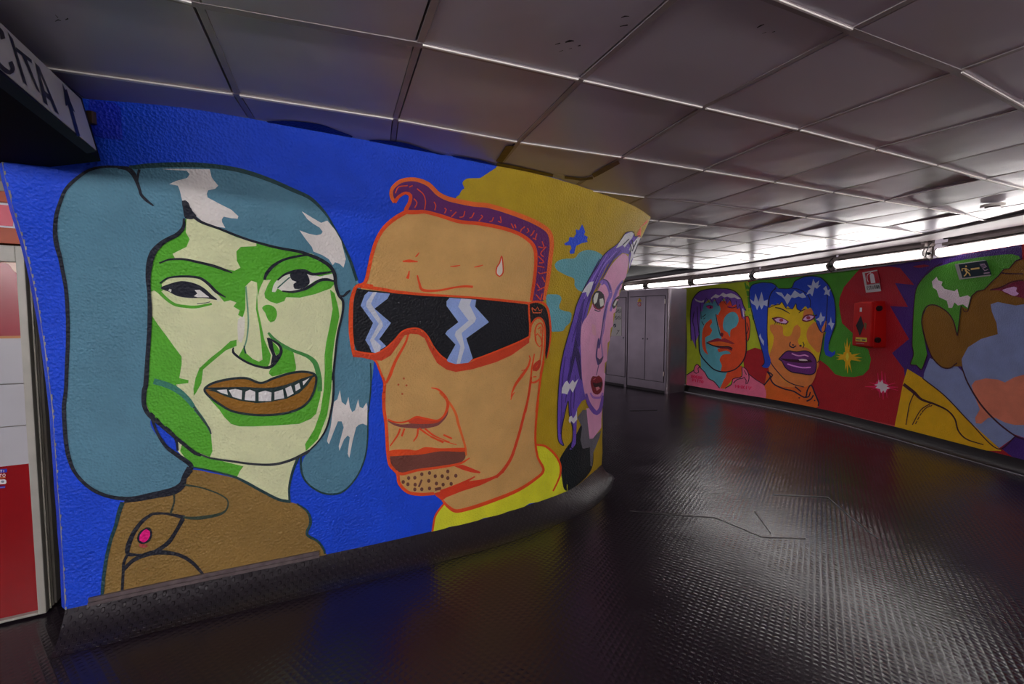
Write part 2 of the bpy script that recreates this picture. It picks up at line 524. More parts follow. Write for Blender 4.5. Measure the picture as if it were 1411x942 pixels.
# metal moulding that closes the plaster above the rubber
mould = simple('grubby_moulding', (104, 92, 94), 0.4, metal=0.2, noise=0.25, nscale=30)
mb = MB()
i0, i1 = 4, 38
pts = [colsL[i][1].copy() for i in range(i0, i1)]
for q in pts: q.z = ZB + 0.002
mb2 = []
for q0, q1 in zip(pts[:-1], pts[1:]):
    d = (q1 - q0).normalized(); n_ = Vector((d.y, -d.x, 0))
    for (w, h, z) in ((0.022, 0.016, 0.0), (0.012, 0.016, 0.018)):
        a, b_ = q0, q1
        mb.add([a, b_, b_ + n_ * w, a + n_ * w, a + Vector((0,0,h+z)), b_ + Vector((0,0,h+z)), b_ + n_*w + Vector((0,0,h+z)), a + n_*w + Vector((0,0,h+z))],
               [[0,1,2,3],[4,7,6,5],[3,2,6,7],[0,3,7,4],[1,5,6,2]], mould)
o = mb.build('moulding', wl)

# ------------------------------------------------------------------ ceiling
NODES = {(i,1):p for i,p in enumerate([(326,131),(545,165),(714,196),(857,217),(969,235),(1066,251),(1147,265),(1217,277),(1277,287),(1328,295)])}
NODES.update({(i,2):p for i,p in enumerate([(272,7),(577,62),(799,111),(968,149),(1099,179),(1204,206),(1289,228),(1356,247),(1409,260)])})
NODES.update({(3,3):(1173,43),(4,3):(1319,99),(5,3):(1411,150),(4,0):(888,272),(5,0):(974,281),(6,0):(1049,291)})
QC = [(-1.315,2.459),(0.587,0.212),(0.181,-0.632),(-0.003,0.001),(-0.001,0.008),(0.013,0.017)]
def fitq(i, j):
    a = (1, i, j, i*i, i*j, j*j)
    return Vector((sum(c[0]*t for c, t in zip(QC, a)), sum(c[1]*t for c, t in zip(QC, a))))
def node(i, j):
    if (i, j) in NODES:
        p = onz(*NODES[(i, j)], ZC); return Vector((p.x, p.y))
    ic = min(max(i, 0), 9); jc = min(max(j, 0), 3)
    p = fitq(ic, jc); e = 0.01
    p += (fitq(ic + e, jc) - fitq(ic, jc)) / e * (i - ic)
    p += (fitq(ic, jc + e) - fitq(ic, jc)) / e * (j - jc)
    return p
def metal_panel():
    m, N, L, b = new_mat('ceiling_metal')
    tc = N.new('ShaderNodeTexCoord')
    n1 = N.new('ShaderNodeTexNoise'); n1.inputs['Scale'].default_value = 1.3; n1.inputs['Detail'].default_value = 8
    L.new(tc.outputs['Object'], n1.inputs['Vector'])
    cr = N.new('ShaderNodeMix'); cr.data_type = 'RGBA'
    cr.inputs[6].default_value = (0.48, 0.435, 0.51, 1); cr.inputs[7].default_value = (0.58, 0.55, 0.65, 1)
    L.new(n1.outputs['Fac'], cr.inputs[0])
    L.new(cr.outputs[2], b.inputs['Base Color'])
    b.inputs['Metallic'].default_value = 0.0; b.inputs['Specular IOR Level'].default_value = 0.5
    rr = N.new('ShaderNodeMapRange'); rr.inputs['To Min'].default_value = 0.24; rr.inputs['To Max'].default_value = 0.36
    L.new(n1.outputs['Fac'], rr.inputs['Value']); L.new(rr.outputs['Result'], b.inputs['Roughness'])
    n3 = N.new('ShaderNodeTexNoise'); n3.inputs['Scale'].default_value = 2.6; L.new(tc.outputs['Object'], n3.inputs['Vector'])
    bp = N.new('ShaderNodeBump'); bp.inputs['Strength'].default_value = 0.5; bp.inputs['Distance'].default_value = 0.012
    L.new(n3.outputs['Fac'], bp.inputs['Height']); L.new(bp.outputs['Normal'], b.inputs['Normal'])
    return m
pan_m = metal_panel()
void_m = simple('dark_void', (12, 11, 13), 0.9)
rail_m = simple('grey_rail', (158, 148, 152), 0.4, metal=0.1, noise=0.1)
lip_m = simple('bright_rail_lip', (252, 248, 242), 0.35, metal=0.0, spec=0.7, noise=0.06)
mb = MB(); mb.frame_box((-7, -6, ZC + 0.06), (16, 0, 0), (0, 18.6, 0), (0, 0, 0.05), void_m)
ceil = mb.build('ceiling'); tag(ceil, kind='structure')
I0, I1, J0, J1 = -5, 15, -6, 9
pm = MB()
dropped = {(6,1): 2, (7,1): 3, (8,0): 2, (7,-1): 2, (8,1): 3, (9,0): 3, (6,-1): 2, (9,1): 2}
for i in range(I0, I1):
    for j in range(J0, J1):
        q = [node(i, j), node(i + 1, j), node(i + 1, j + 1), node(i, j + 1)]
        c = sum(q, Vector((0, 0))) / 4
        q = [c + (p - c) * 0.95 for p in q]
        z = [ZC + random.uniform(0, 0.004) for _ in range(4)]
        if (i, j) in dropped:
            k = dropped[(i, j)]; z[k] += 0.018; z[(k + 1) % 4] += 0.022
        P4 = [Vector((p.x, p.y, zz)) for p, zz in zip(q, z)]
        # subdivided, slightly sagging sheet with turned-up rim
        n = 4; V = []; sag = random.uniform(0.0, 0.005)
        for a in range(n + 1):
            for b_ in range(n + 1):
                u, v = a / n, b_ / n
                p = P4[0].lerp(P4[1], u).lerp(P4[3].lerp(P4[2], u), v)
                p.z -= sag * 16 * u * (1 - u) * v * (1 - v)
                V.append(p)
        R = n + 1
        pm.add(V, [[a*R+b_, a*R+b_+1, (a+1)*R+b_+1, (a+1)*R+b_] for a in range(n) for b_ in range(n)], pan_m)
        pm.add([p for p in P4] + [p + Vector((0, 0, 0.02)) for p in P4], [[k, (k+1) % 4, 4 + (k+1) % 4, 4 + k] for k in range(4)], pan_m)
o = link('metal_panels', pm.v, pm.f, pm.mats, pm.m, ceil, True); o['kind'] = 'stuff'
o.data.polygons.foreach_set('use_smooth', [True] * len(o.data.polygons))
rails = MB(); lips = MB(); cross = MB()
up = Vector((0, 0, 1))
for j in range(J0, J1 + 1):
    for i in range(I0, I1):
        a, b_ = node(i, j), node(i + 1, j)
        if (a + b_).length > 26: continue
        A, B = Vector((*a, ZC)), Vector((*b_, ZC)); d = (B - A).normalized(); n_ = Vector((-d.y, d.x, 0))
        if n_.y < 0: n_ = -n_
        rails.frame_box(A - n_ * 0.013 - up * 0.001, B - A, n_ * 0.026, up * 0.02, rail_m)
        # thin bright lip on the side of the rail that faces the pier
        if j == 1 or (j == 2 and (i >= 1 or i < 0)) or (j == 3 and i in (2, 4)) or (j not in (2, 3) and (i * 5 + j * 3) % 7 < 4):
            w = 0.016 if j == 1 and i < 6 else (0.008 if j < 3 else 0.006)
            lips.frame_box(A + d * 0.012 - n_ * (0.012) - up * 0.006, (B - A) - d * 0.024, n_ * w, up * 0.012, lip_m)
for i in range(I0, I1 + 1):
    for j in range(J0, J1):
        a, b_ = node(i, j), node(i, j + 1)
        A, B = Vector((*a, ZC)), Vector((*b_, ZC)); d = (B - A).normalized(); n_ = Vector((-d.y, d.x, 0))
        off = random.uniform(-0.004, 0.004)
        cross.frame_box(A - n_ * 0.011 + n_ * off + up * 0.0, B - A, n_ * 0.022, up * 0.02, rail_m)
for nm, m_ in (('ceiling_rails', rails), ('rail_lips', lips), ('cross_rails', cross)):
    o = m_.build(nm, ceil); o['kind'] = 'stuff'

# brown tape and shaded blue overspray on the ceiling beside the pier
cp = Plane((0, 0, ZC - 0.003), (0, 0, -1))
P = Paint(cp, 1.6, 'ceil', grid=12)
tape = simple('brown_tape', (96, 68, 28), 0.5, noise=0.35, nscale=25)
P.fill(tape, [(697,201),(709,201),(692,224),(683,222)], 1, False)
P.stroke(tape, [(684,226),(702,229),(735,236),(762,242)], 4.5, 1, smooth=False)
P.stroke(tape, [(778,244),(800,247),(817,245)], 3.5, 1, smooth=False)
P.stroke(tape, [(817,242),(835,232),(853,223)], [6, 7, 5], 1, smooth=False)
P.build('brown_tape', ceil)
P = Paint(cp, 1.0, 'ceil', grid=12)
sc_ = simple('black_scuff', (26, 24, 28), 0.7)
for q_, w_ in (([(765,61),(772,59)], 1.6), ([(779,58),(785,56),(791,56)], 3.2), ([(796,63),(800,62)], 2), ([(770,71),(776,69)], .9), ([(784,67),(788,66)], .9), ([(856,24),(861,22),(867,22)], 2), ([(854,36),(865,34)], 2),
               ([(1043,38),(1048,35),(1053,33)], 2), ([(1050,46),(1056,44)], .8), ([(1064,44),(1068,43)], 1.2), ([(76,29),(80,27),(84,28)], 1.6), ([(90,27),(94,25)], 2.2), ([(76,20),(80,24)], 1)):
    P.stroke(sc_, q_, [w_ * .5, w_, w_ * .4], 1)
P.build('scuff_marks', ceil)
P = Paint(cp, 1.0, 'ceil', grid=12)
z = fr(350, 0, 0.28349)
P.fill((8, 22, 120), z(60,590,130,585,230,590,330,605,400,630,480,662,440,672,330,655,200,625,90,600), 1)  # blue overspray, its colour darkened for the different light on the ceiling
P.fill((8, 22, 120), z(560,680,650,682,740,695,820,720,880,740,930,752,820,750,700,722,600,700), 1)
P.fill((8, 22, 120), z(960,755,1040,765,1110,780,1160,795,1190,812,1120,805,1030,782), 1)
P.build('shaded_blue_overspray', ceil)
# ------------------------------------------------------------------ fluorescent row
white_on = emissive('lamp_tube', (1.0, 0.96, 0.94), 17.5)
white_fill = emissive('fill_tube_bright', (1.0, 0.95, 0.95), 78.0)  # stronger glow for the added lamps behind the camera
lampbody = simple('lamp_body', (150, 142, 140), 0.45, noise=0.1)
black = simple('black_plastic', (16, 15, 17), 0.4)
trunk_m = simple('cable_trunking', (132, 120, 116), 0.5, noise=0.12)
ZL = 2.215
# lamp centre line from the photographed ends of each lamp
LS = [((862,396.5),(888,394)), ((894,393.5),(950,388.5)), ((957,388),(1035,380)), ((1041,379.5),(1143,366.5)), ((1151,364.6),(1277,348.4)), ((1292,348),(1446,324.3))]
LAB = ['fluorescent wall lamp farthest away, over the left end of the grey cabinets',
       'fluorescent wall lamp above the right-hand grey cabinet doors',
       'fluorescent wall lamp above the purple-haired teal and red face',
       'fluorescent wall lamp above the painted woman with blue hair buns',
       'fluorescent wall lamp above the fire extinguisher sign',
       'nearest fluorescent wall lamp, above the green emergency exit sign']
ends = []
for a, b in LS:
    ends.append((onz(*a, ZL), onz(*b, ZL)))
# lamps added out of view to continue the row and light the pier
p, q = ends[-1]
d = (q - p).normalized()
off = []
for k in range(3):
    d = Matrix.Rotation(-0.10, 3, 'Z') @ d
    s0 = (ends + off)[-1][1] + d * 0.10
    off.append((s0, s0 + d * 1.2))
def lamp(a, b, label, cables=True, glow=None):
    d = (b - a).normalized(); out = Vector((d.y, -d.x, 0))      # away from the wall (towards the corridor)
    if out.dot(Vector((0, 3.0, 0)) - a) < 0: out = -out
    mid = (a + b) / 2
    t = empty('fluorescent_lamp', mid, label, 'lamp', 'fluorescent wall lamps')
    m = MB()
    Lv = b - a
    o0 = a - out * 0.075 - up * 0.062
    # open trough: back plate, bottom lip, top plate
    m.frame_box(a - out * 0.07 - up * 0.06, Lv, out * 0.02, up * 0.125, lampbody, 0.002)
    m.frame_box(a - out * 0.05 - up * 0.062, Lv, out * 0.062, up * 0.026, lampbody, 0.004)
    m.frame_box(a - out * 0.05 + up * 0.036, Lv, out * 0.075, up * 0.012, lampbody, 0.002)
    m.build('housing', t)
    m = MB()
    # frosted diffuser with rounded section
    sec = [(-0.045, -0.034), (0.022, -0.036), (0.040, -0.024), (0.044, 0), (0.040, 0.022), (0.022, 0.034), (-0.045, 0.034)]
    A = a + d * 0.02; B = b - d * 0.02
    m.prism([A + out * x + up * z_ for x, z_ in sec], B - A, glow or white_on)
    o = m.build('diffuser', t); o['label'] = 'glowing white diffuser'
    for P0, s in ((a, 1), (b, -1)):
        m = MB()
        m.prism([P0 + out * x * 1.06 + up * z_ * 1.06 for x, z_ in sec], d * 0.02 * s, lampbody)
        m.build('end_cap', t)
    if cables:
        m = MB(); c0 = b + d * 0.022
        m.tube([c0 - out*0.03 + up*0.11, c0 + out*0.02 + up*0.075 + d*0.01, c0 + out*0.035 + up*0.01, c0 + out*0.03 - up*0.05 - d*0.008, c0 - out*0.02 - up*0.085], 0.006, black, 6)
        m.tube([b, b + d*0.02 - up*0.012, b + d*0.04], 0.014, black, 6)
        m.build('cable', t)
    return t
for (a, b), l in zip(ends, LAB): lamp(a, b, l)
for k, (a, b) in enumerate(off):
    lamp(a, b, ('first', 'second', 'third')[k] + ' added fluorescent wall lamp beyond the right edge of the photo')

# second row added on the wall behind the camera, unseen, to light the pier
for k in range(5):
    x_ = -3.6 + k * 1.42; a_ = Vector((x_, -2.05 - 0.0729 * (x_ + 7) + 0.085, ZL)); lamp(a_, a_ + Vector((1.2, -0.0875, 0)), ('leftmost', 'second', 'middle', 'fourth', 'rightmost')[k] + ' added fluorescent fill lamp on the pale wall behind the camera', False, white_fill)
tile = simple('pale_wall', (176, 172, 170), 0.6, noise=0.05)
m = MB(); m.frame_box((-7, -2.05, 0), (11.8, -0.86, 0), (0, -0.1, 0), up * ZC, tile)
o = m.build('wall_front'); tag(o, kind='structure')

# trunking and cornice between the lamps and the ceiling
line = [e for a, b in ends + off for e in (a, b)]
line = [Vector((0.6, 13.0, ZL)), Vector((2.3, 11.3, ZL))] + line[1:]
m = MB(); m2 = MB(); m3 = MB()
for a, b in zip(line[:-1], line[1:]):
    d = (b - a).normalized(); out = Vector((d.y, -d.x, 0))
    if out.dot(Vector((0, 3.0, 0)) - a) < 0: out = -out
    # wall strip behind the lamps, sloped fascia above, small pipe
    A, B = a - out * 0.09, b - out * 0.09
    z1 = Vector((0, 0, ZT - 0.012 - ZL)); z2 = up * (ZC - ZL + 0.02)
    m.add([A + z1, B + z1, B + z2 - out * 0.02, A + z2 - out * 0.02], [[0, 1, 2, 3]], trunk_m)
    m2.frame_box(A + up * 0.075, B - A, out * 0.05, up * 0.035, trunk_m, 0.004)
    m3.tube([A + out * 0.03 + up * 0.15, B + out * 0.03 + up * 0.15], 0.007, black, 6)
    m3.add([A - out*0.02 + z1*1.0, B - out*0.02 + z1*1.0, B + out * 0.03 - up * 0.07, A + out * 0.03 - up * 0.07], [[0, 1, 2, 3]], trunk_m)
o = m.build('trim_1'); tag(o, kind='structure')
o = m2.build('trim_2'); tag(o, kind='structure')
o = m3.build('trim_3'); tag(o, kind='structure')

# sloping soffit between the panels and the lamp trunking
inner = [onz(x, y, ZC - 0.006) for x, y in ((864,386),(959,373),(1100,351),(1164,341),(1260,325),(1411,293),(1500,272))]
inner += [inner[-1] + (off[k][1] - off[0][0]).normalized() * 1.3 * (k + 1) for k in range(2)]
outer = []
for p in inner:
    best = None
    for a, b in zip(line[:-1], line[1:]):
        ab = b - a; t_ = max(0, min(1, (Vector((p.x, p.y, ZL)) - a).dot(ab) / ab.dot(ab))); q_ = a + ab * t_
        dd_ = (Vector((p.x, p.y, ZL)) - q_).length
        if best is None or dd_ < best[0]: best = (dd_, q_)
    outer.append(best[1])
soff = simple('soffit_grey', (92, 82, 84), 0.6, noise=0.08)
m = MB()
for k in range(len(inner) - 1):
    i0_, i1_, o0_, o1_ = inner[k], inner[k + 1], outer[k].copy(), outer[k + 1].copy()
    o0_.z = o1_.z = ZL + 0.13
    e_ = up * 0.03
    m.add([i0_, i1_, o1_, o0_, i0_ - e_ * .6, i1_ - e_ * .6], [[0, 1, 5, 4], [4, 5, 2, 3]], soff)
o = m.build('trim_6'); tag(o, kind='structure')

# ------------------------------------------------------------------ grey metal cabinets
steel = simple('cabinet_grey', (118, 110, 118), 0.28, metal=0.6, noise=0.12, nscale=3, bump=0.15, bscale=6)
dark = simple('door_gap', (18, 16, 18), 0.8)
G0 = onz(920, 542.5, 0); G1 = onz(836, 528.5, 0)
ex = (G1 - G0).normalized(); ey = Vector((ex.y, -ex.x, 0))
if ey.dot(G0 - CAM) < 0: ey = -ey
cabp = Plane(G0, ey)
def cx(px): return (onplane(px, 470, G0, ey) - G0).dot(ex)
def cz(px, py): return onplane(px, py, G0, ey).z
ztop = cz(918, 397)
xa = cx(864.5)
def cab_pt(x, y, z_): return G0 + ex * x + ey * y + up * z_
def cabinet(x0, x1, label, doors, roundright):
    t = empty('metal_cabinet', cab_pt((x0 + x1) / 2, 0.22, 0), label, 'cabinet')
    m = MB()
    r = 0.07
    prof = [(x1, 0.46), (x1, 0)]
    if roundright:
        prof += [(x0 + r - r * math.sin(a), r - r * math.cos(a)) for a in [math.pi / 2 * k / 6 for k in range(7)]]
        prof += [(x0, 0.55), (x0 + 0.2, 0.62)]
    else: prof += [(x0, 0), (x0, 0.46)]
    m.prism([cab_pt(x, y, 0.0) for x, y in prof], up * ztop, steel)
    m.build('body', t)
    m = MB(); m.frame_box(cab_pt(x0 + r, -0.004, 0.0), ex * (x1 - x0 - r), ey * 0.004, up * 0.05, simple('plinth', (40, 36, 40), 0.6, noise=0.3, nscale=20))
    m.build('plinth', t)
    for (d0, d1, hinge) in doors:
        m = MB()
        zt, zb = ztop - 0.14, 0.22
        m.frame_box(cab_pt(d0 - 0.008, -0.002, zb - 0.01), ex * (d1 - d0 + 0.016), ey * 0.002, up * (zt - zb + 0.02), dark)
        g = m.build('door_gap', t)
        m = MB()
        m.frame_box(cab_pt(d0, -0.014, zb), ex * (d1 - d0), ey * 0.012, up * (zt - zb), steel, 0.003)
        dr = m.build('door', t)
        if hinge is not None:
            for hz in (zb + 0.12, zt - 0.16):
                m = MB()
                m.tube([cab_pt(hinge, -0.018, hz), cab_pt(hinge, -0.018, hz + 0.09)], 0.012, simple('zinc', (190, 185, 180), 0.3, metal=0.9), 8)
                m.build('hinge', dr)
        m = MB(); kx = d0 + 0.05 if hinge is None or hinge > (d0 + d1) / 2 else d1 - 0.05
        m.tube([cab_pt(kx, -0.02, 1.06), cab_pt(kx, -0.012, 1.06)], 0.016, black, 10)
        m.build('lock', dr)
    return t
xm = cx(889.5); 
cabinet(0, xa - 0.012, 'grey metal double-door cabinet with rounded right edge against the far wall',
        [(0.10, xm - 0.006, 0.09), (xm + 0.006, xa - 0.06, None)], True)
cabinet(xa + 0.012, xa + 0.012 + 1.15, 'grey metal cabinet with a posted notice, partly hidden behind the painted pier',
        [(xa + 0.05, xa + 0.58, None), (xa + 0.6, xa + 1.11, None)], False)
# notice with symbols
LASTN = [None]
def card_plane(o): return Plane(*LASTN[0])
def card(mat, quad, surf, th, name, label, cat_, parent=None, base=0.0):
    P = [surf.hit(*q) for q in quad]
    n = sum((x[1] for x in P), Vector((0, 0, 0))).normalized()
    pl = [p + n * base for p, _ in P]
    c_ = sum(pl, Vector((0, 0, 0))) / 4
    n = (pl[2] - pl[0]).cross(pl[3] - pl[1]).normalized()
    if n.dot(CAM - c_) < 0: n = -n
    LASTN[0] = (c_ + n * th, n)
    pl = [p - n * (p - c_).dot(n) for p in pl]
    m = MB(); m.prism(pl, n * th, mat)
    o = m.build(name, parent)
    if label: tag(o, label, cat_)
    return o
paper = simple('paper', (228, 226, 224), 0.7)
cabf = Plane(cab_pt(0, -0.016, 0), ey)
o = card(paper, [(838,423),(856.5,422.5),(856.3,462.5),(837,463)], cabf, 0.003, 'notice', 'white paper notice with round black symbols taped to the left grey cabinet', 'notice')
P = Paint(Plane(cab_pt(0, -0.0196, 0), ey), 1.1, 'notice', stucco=0)
ink = (26, 26, 36)
for y0 in (428.3, 437.6):
    for x0 in (844, 849, 853.5):
        pts = [(x0 + 1.7 * math.cos(a), y0 + 2.6 * math.sin(a)) for a in [k * math.pi / 4 for k in range(8)]]
        P.stroke(ink, pts, 0.55, 1, True)
        P.stroke(ink, [(x0 - 1.2, y0 - 1.6), (x0 + 1.2, y0 + 1.6)], 0.6, 1); P.cut()
P.fill((20, 50, 70), [(845.3,447),(847.3,445.5),(849,446.5),(849,449.5),(847,451),(845.4,450)], 1)
P.stroke((220,220,220), [(846,450),(848.4,446.8)], 0.7, 2)
P.cut(); P.stroke(ink, [(849.5,460.5),(851.5,457.5),(853.5,454.5)], 0.6, 1); P.stroke(ink, [(851,454.5),(852.2,456.5)], 0.8, 1)
P.build('symbol', o)
# hazard stickers
P = Paint(cabf, 1.3, 'sticker', stucco=0, base=0.0)
P.fill((222, 180, 30), [(881,410),(884.2,415.3),(878.2,415.8)], 2, False)
P.stroke((40, 30, 20), [(881,412),(881.2,414.6)], 0.6, 3)
tag(P.build('warning_sticker'), 'yellow triangular warning sticker on the grey cabinet door', 'sticker')
P = Paint(cabf, 1.3, 'sticker', stucco=0)
P.dot((190, 60, 60), 881, 419, 2.4, 2, 3.0, 16); P.dot((220, 215, 215), 881, 419, 1.5, 3, 2.1, 12); P.stroke((190,60,60), [(879.6,417.2),(882.4,421)], 0.6, 4)
tag(P.build('prohibition_sticker'), 'round red and white sticker below the yellow warning triangle', 'sticker')

# ------------------------------------------------------------------ extinguisher box and its sign
redp = simple('extinguisher_red', (176, 14, 12), 0.5, noise=0.05, coat=0.0, spec=0.3)
redl = simple('cover_red', (150, 18, 24), 0.3)
w1, nw = surfR.hit(1221, 447)
n_h = Vector((nw.x, nw.y, 0)).normalized(); al = Vector((-n_h.y, n_h.x, 0))
if al.y < 0: al = -al
def topx(p):
    v = p - CAM; c, s = math.cos(PITCH), math.sin(PITCH)
    y = v.y * c - v.z * s; z_ = v.y * s + v.z * c
    return 705.5 + F * v.x / y, 471 - F * z_ / y
best = min((abs(topx(w1 + n_h * (k * 0.005))[0] - 1201), k * 0.005) for k in range(4, 90))
dep = min(best[1], 0.30)
c1 = w1 + n_h * dep
wid = min((abs(topx(c1 + al * (k * 0.01))[0] - 1176), k * 0.01) for k in range(5, 90))[1]
zt_ = min((abs(topx(Vector((c1.x, c1.y, 1 + k * 0.005)))[1] - 414), 1 + k * 0.005) for k in range(0, 260))[1]
zb_ = min((abs(topx(Vector((c1.x, c1.y, 1 + k * 0.005)))[1] - 479.5), 1 + k * 0.005) for k in range(0, 260))[1]
print('extinguisher box', dep, wid, zt_, zb_)
t = empty('fire_extinguisher_box', Vector((w1.x, w1.y, zb_)), 'red fire extinguisher box with black diamond window on the right wall', 'extinguisher box')
def eb(x, y, z_): return Vector((c1.x, c1.y, 0)) + al * x - n_h * y + up * z_
m = MB(); hgt = zt_ - zb_
m.frame_box(eb(-0.0, 0.03, zb_), al * wid, -n_h * (dep + 0.1), up * hgt, redp, 0.02)
m.build('case', t)
m = MB(); m.frame_box(eb(0.0, -0.012, zb_ + 0.012), al * (wid), -n_h * 0.05, up * (hgt - 0.024), redp, 0.018); dr = m.build('door', t)
m = MB(); zc = (zt_ + zb_) / 2 - 0.02; xc = wid * 0.55
m.prism([eb(xc, -0.014, zc + hgt * .22), eb(xc - wid * .2, -0.014, zc), eb(xc, -0.014, zc - hgt * .22), eb(xc + wid * .24, -0.014, zc)], n_h * 0.002, simple('window_black', (14, 10, 16), 0.15))
o = m.build('window', dr); o['label'] = 'black diamond-shaped window'
m = MB()
m.prism([eb(wid * .2, -0.014, zc + .03), eb(wid * .33, -0.014, zc + .045), eb(wid*.33, -0.014, zc -.01), eb(wid * .24, -0.014, zc - .05)], n_h * 0.003, simple('olive_sticker', (96, 84, 40), 0.5))
m.build('decal', dr)
for hz in (0.84, 0.17):
    m = MB(); p = eb(-0.003, dep * 0.42, zb_ + hgt * hz)
    m.tube([p + al * 0.01, p - al * 0.022], 0.036, black, 18); m.tube([p - al * 0.022, p - al * 0.03], 0.026, black, 18)
    m.build('hinge', dr)
def decal(x0, x1, z0, z1, rgb, nm, k=0.014):
    m = MB(); m.prism([eb(wid * x0, -k, zb_ + hgt * z0), eb(wid * x1, -k, zb_ + hgt * z0), eb(wid * x1, -k, zb_ + hgt * z1), eb(wid * x0, -k, zb_ + hgt * z1)], n_h * 0.0015, simple(nm, rgb, 0.6))
    return m
a = decal(.50, .62, .77, .86, (205, 200, 205), 'label_white').build('label_plate', dr)
a = decal(.16, .78, .125, .215, (212, 190, 60), 'label_yellow').build('warning_label', dr); a['label'] = 'yellow printed label'
m = decal(.22, .42, .145, .175, (70, 60, 80), 'label_ink', .016); m2 = decal(.5, .74, .15, .17, (70, 60, 80), 'label_ink', .016)
m.build('print', a); m2.build('print', a)
decal(.3, .74, .075, .088, (150, 130, 135), 'label_line').build('label_strip', dr)

def sub(quad, u, v):
    q = [Vector(p) for p in quad]; return tuple(q[0].lerp(q[1], u).lerp(q[3].lerp(q[2], u), v))
class Q:
    """maps unit-square drawing coordinates into a pixel quad"""
    def __init__(s, quad): s.q = quad
    def __call__(s, *a): return [sub(s.q, a[i], a[i+1]) for i in range(0, len(a), 2)]
EQ = [(1190.3,375),(1210,371.3),(1215.6,400.8),(1195,402.8)]
o = card(simple('sign_white', (205, 205, 205), 0.5), EQ, surfR, 0.008, 'extinguisher_sign', 'red and white fire extinguisher sign reading ESTINTORE above the red box', 'sign', base=0.012)
P = Paint(card_plane(o), 1.5, 'sign', stucco=0, base=0.0006); q = Q(EQ)
P.fill((150, 22, 38), q(.06,.05,.94,.05,.94,.62,.06,.62), 1, False)
P.fill((190, 190, 195), q(.38,.2,.46,.12,.58,.12,.66,.2,.67,.58,.36,.58), 2, False)
P.stroke((190,190,195), q(.46,.12,.46,.05,.62,.05), 0.9, 2, smooth=False)
P.stroke((190,190,195), q(.44,.08,.24,.14,.16,.32,.2,.5), 0.8, 2)
P.stroke((60,60,66), q(.06,.64,.94,.64), 0.4, 2)
tq = q(.05,.71,.95,.71,.95,.87,.05,.87)
P.text((40, 38, 42), 'ESTINTORE', tq, 0.7, 3)
P.build('pictogram', o)
MQ = [(1319.2,363),(1360.6,357.3),(1368.6,378.8),(1325.2,384.3)]
o = card(simple('sign_rim', (170, 170, 168), 0.5), MQ, surfR, 0.006, 'emergency_exit_sign', 'dark green emergency exit sign with a walking figure below the nearest lamp', 'sign', base=0.02)
P = Paint(card_plane(o), 1.5, 'sign', stucco=0, base=0.0006); q = Q(MQ)
P.fill((14, 34, 44), q(.035,.06,.965,.06,.965,.94,.035,.94), 1, False)
yl = (196, 170, 100)
P.dot(yl, *q(.26,.24)[0], 1.3, 2)
P.stroke(yl, q(.23,.34,.21,.5,.25,.64), [3.0, 2.6, 2.2], 2)
P.stroke(yl, q(.2,.36,.11,.36,.09,.5), 1.2, 2); P.stroke(yl, q(.24,.38,.3,.5,.33,.56), 1.1, 2)
P.stroke(yl, q(.25,.62,.29,.72,.3,.86), 1.6, 2); P.stroke(yl, q(.22,.62,.17,.76,.1,.84), 1.5, 2)
P.stroke(yl, q(.38,.46,.66,.46), 2.2, 2)
gr = (150, 130, 150)
P.fill((96, 84, 104), q(.7,.2,.88,.2,.88,.46,.74,.46), 2, False)
P.stroke(gr, q(.72,.3,.86,.26,.9,.44,.76,.5,.8,.66,.92,.6), 1.0, 3)
P.stroke(gr, q(.74,.82,.93,.82), 1.6, 3)
P.build('pictogram', o)

# ------------------------------------------------------------------ poster case left of the pier
f0 = onz(64, 847, 0); f1 = onz(0, 862, 0)
fx = (f1 - f0).normalized(); fn = Vector((fx.y, -fx.x, 0))
if fn.dot(CAM - f0) < 0: fn = -fn
def fp_(px, py): return onplane(px, py, f0, fn)
def fuv(px, py):
    p = fp_(px, py); return (p - f0).dot(fx), p.z
def fpt(u, y, z_): return f0 + fx * u + fn * y + up * z_
case_m = simple('case_frame', (176, 174, 165), 0.4, noise=0.08)
edge_m = simple('case_edge', (150, 145, 134), 0.5, noise=0.15)
t = empty('poster_case', fpt(0.4, -0.05, 0), 'tall pale-framed poster case standing left of the blue painted pier', 'poster case')
zt2 = fuv(34, 339)[1]; wf_ = fuv(46, 700)[0]; ztin = fuv(28, 361)[1]; zbin = fuv(54, 843)[1]; Wc = 1.25
wf_ = max(wf_, 0.03)
for (o_, a_, b_) in ((fpt(0, -0.08, 0.01), fx * wf_, up * (zt2 - .01)), (fpt(Wc - wf_, -0.08, 0.01), fx * wf_, up * (zt2 - .01)),
                     (fpt(wf_, -0.08, ztin), fx * (Wc - 2 * wf_), up * (zt2 - ztin)), (fpt(wf_, -0.08, 0.01), fx * (Wc - 2 * wf_), up * (zbin - .01))):
    m = MB(); m.frame_box(o_, a_, b_, fn * 0.08, case_m, 0.004); m.build('frame_bar', t)
m = MB(); m.frame_box(fpt(-0.012, -0.16, 0.01), fx * (Wc + .024), fn * 0.075, up * (zt2 - 0.02), edge_m, 0.004); m.build('back_box', t)
for (u, dpt) in ((-0.006, -0.03), (-0.006, -0.055)):
    m = MB(); m.frame_box(fpt(u, dpt, 0.02), -fx * 0.006, fn * 0.008, up * (zt2 - 0.04), edge_m); m.build('seal_strip', t)
zA, zB_, zm = fuv(30, 466)[1], fuv(40, 640)[1], fuv(35, 528)[1]
def poster(z0, z1, rgb, nm, lab, y=-0.03, u0=None, u1=None, rough=0.25):
    m = MB(); m.frame_box(fpt(wf_ if u0 is None else u0, y, z0), fx * (Wc - 2 * wf_ if u1 is None else u1), fn * 0.004, up * (z1 - z0), simple(nm, rgb, rough, noise=0.04, nscale=3, bump=0.1, bscale=5))
    o = m.build('poster', t); o['label'] = lab; return o
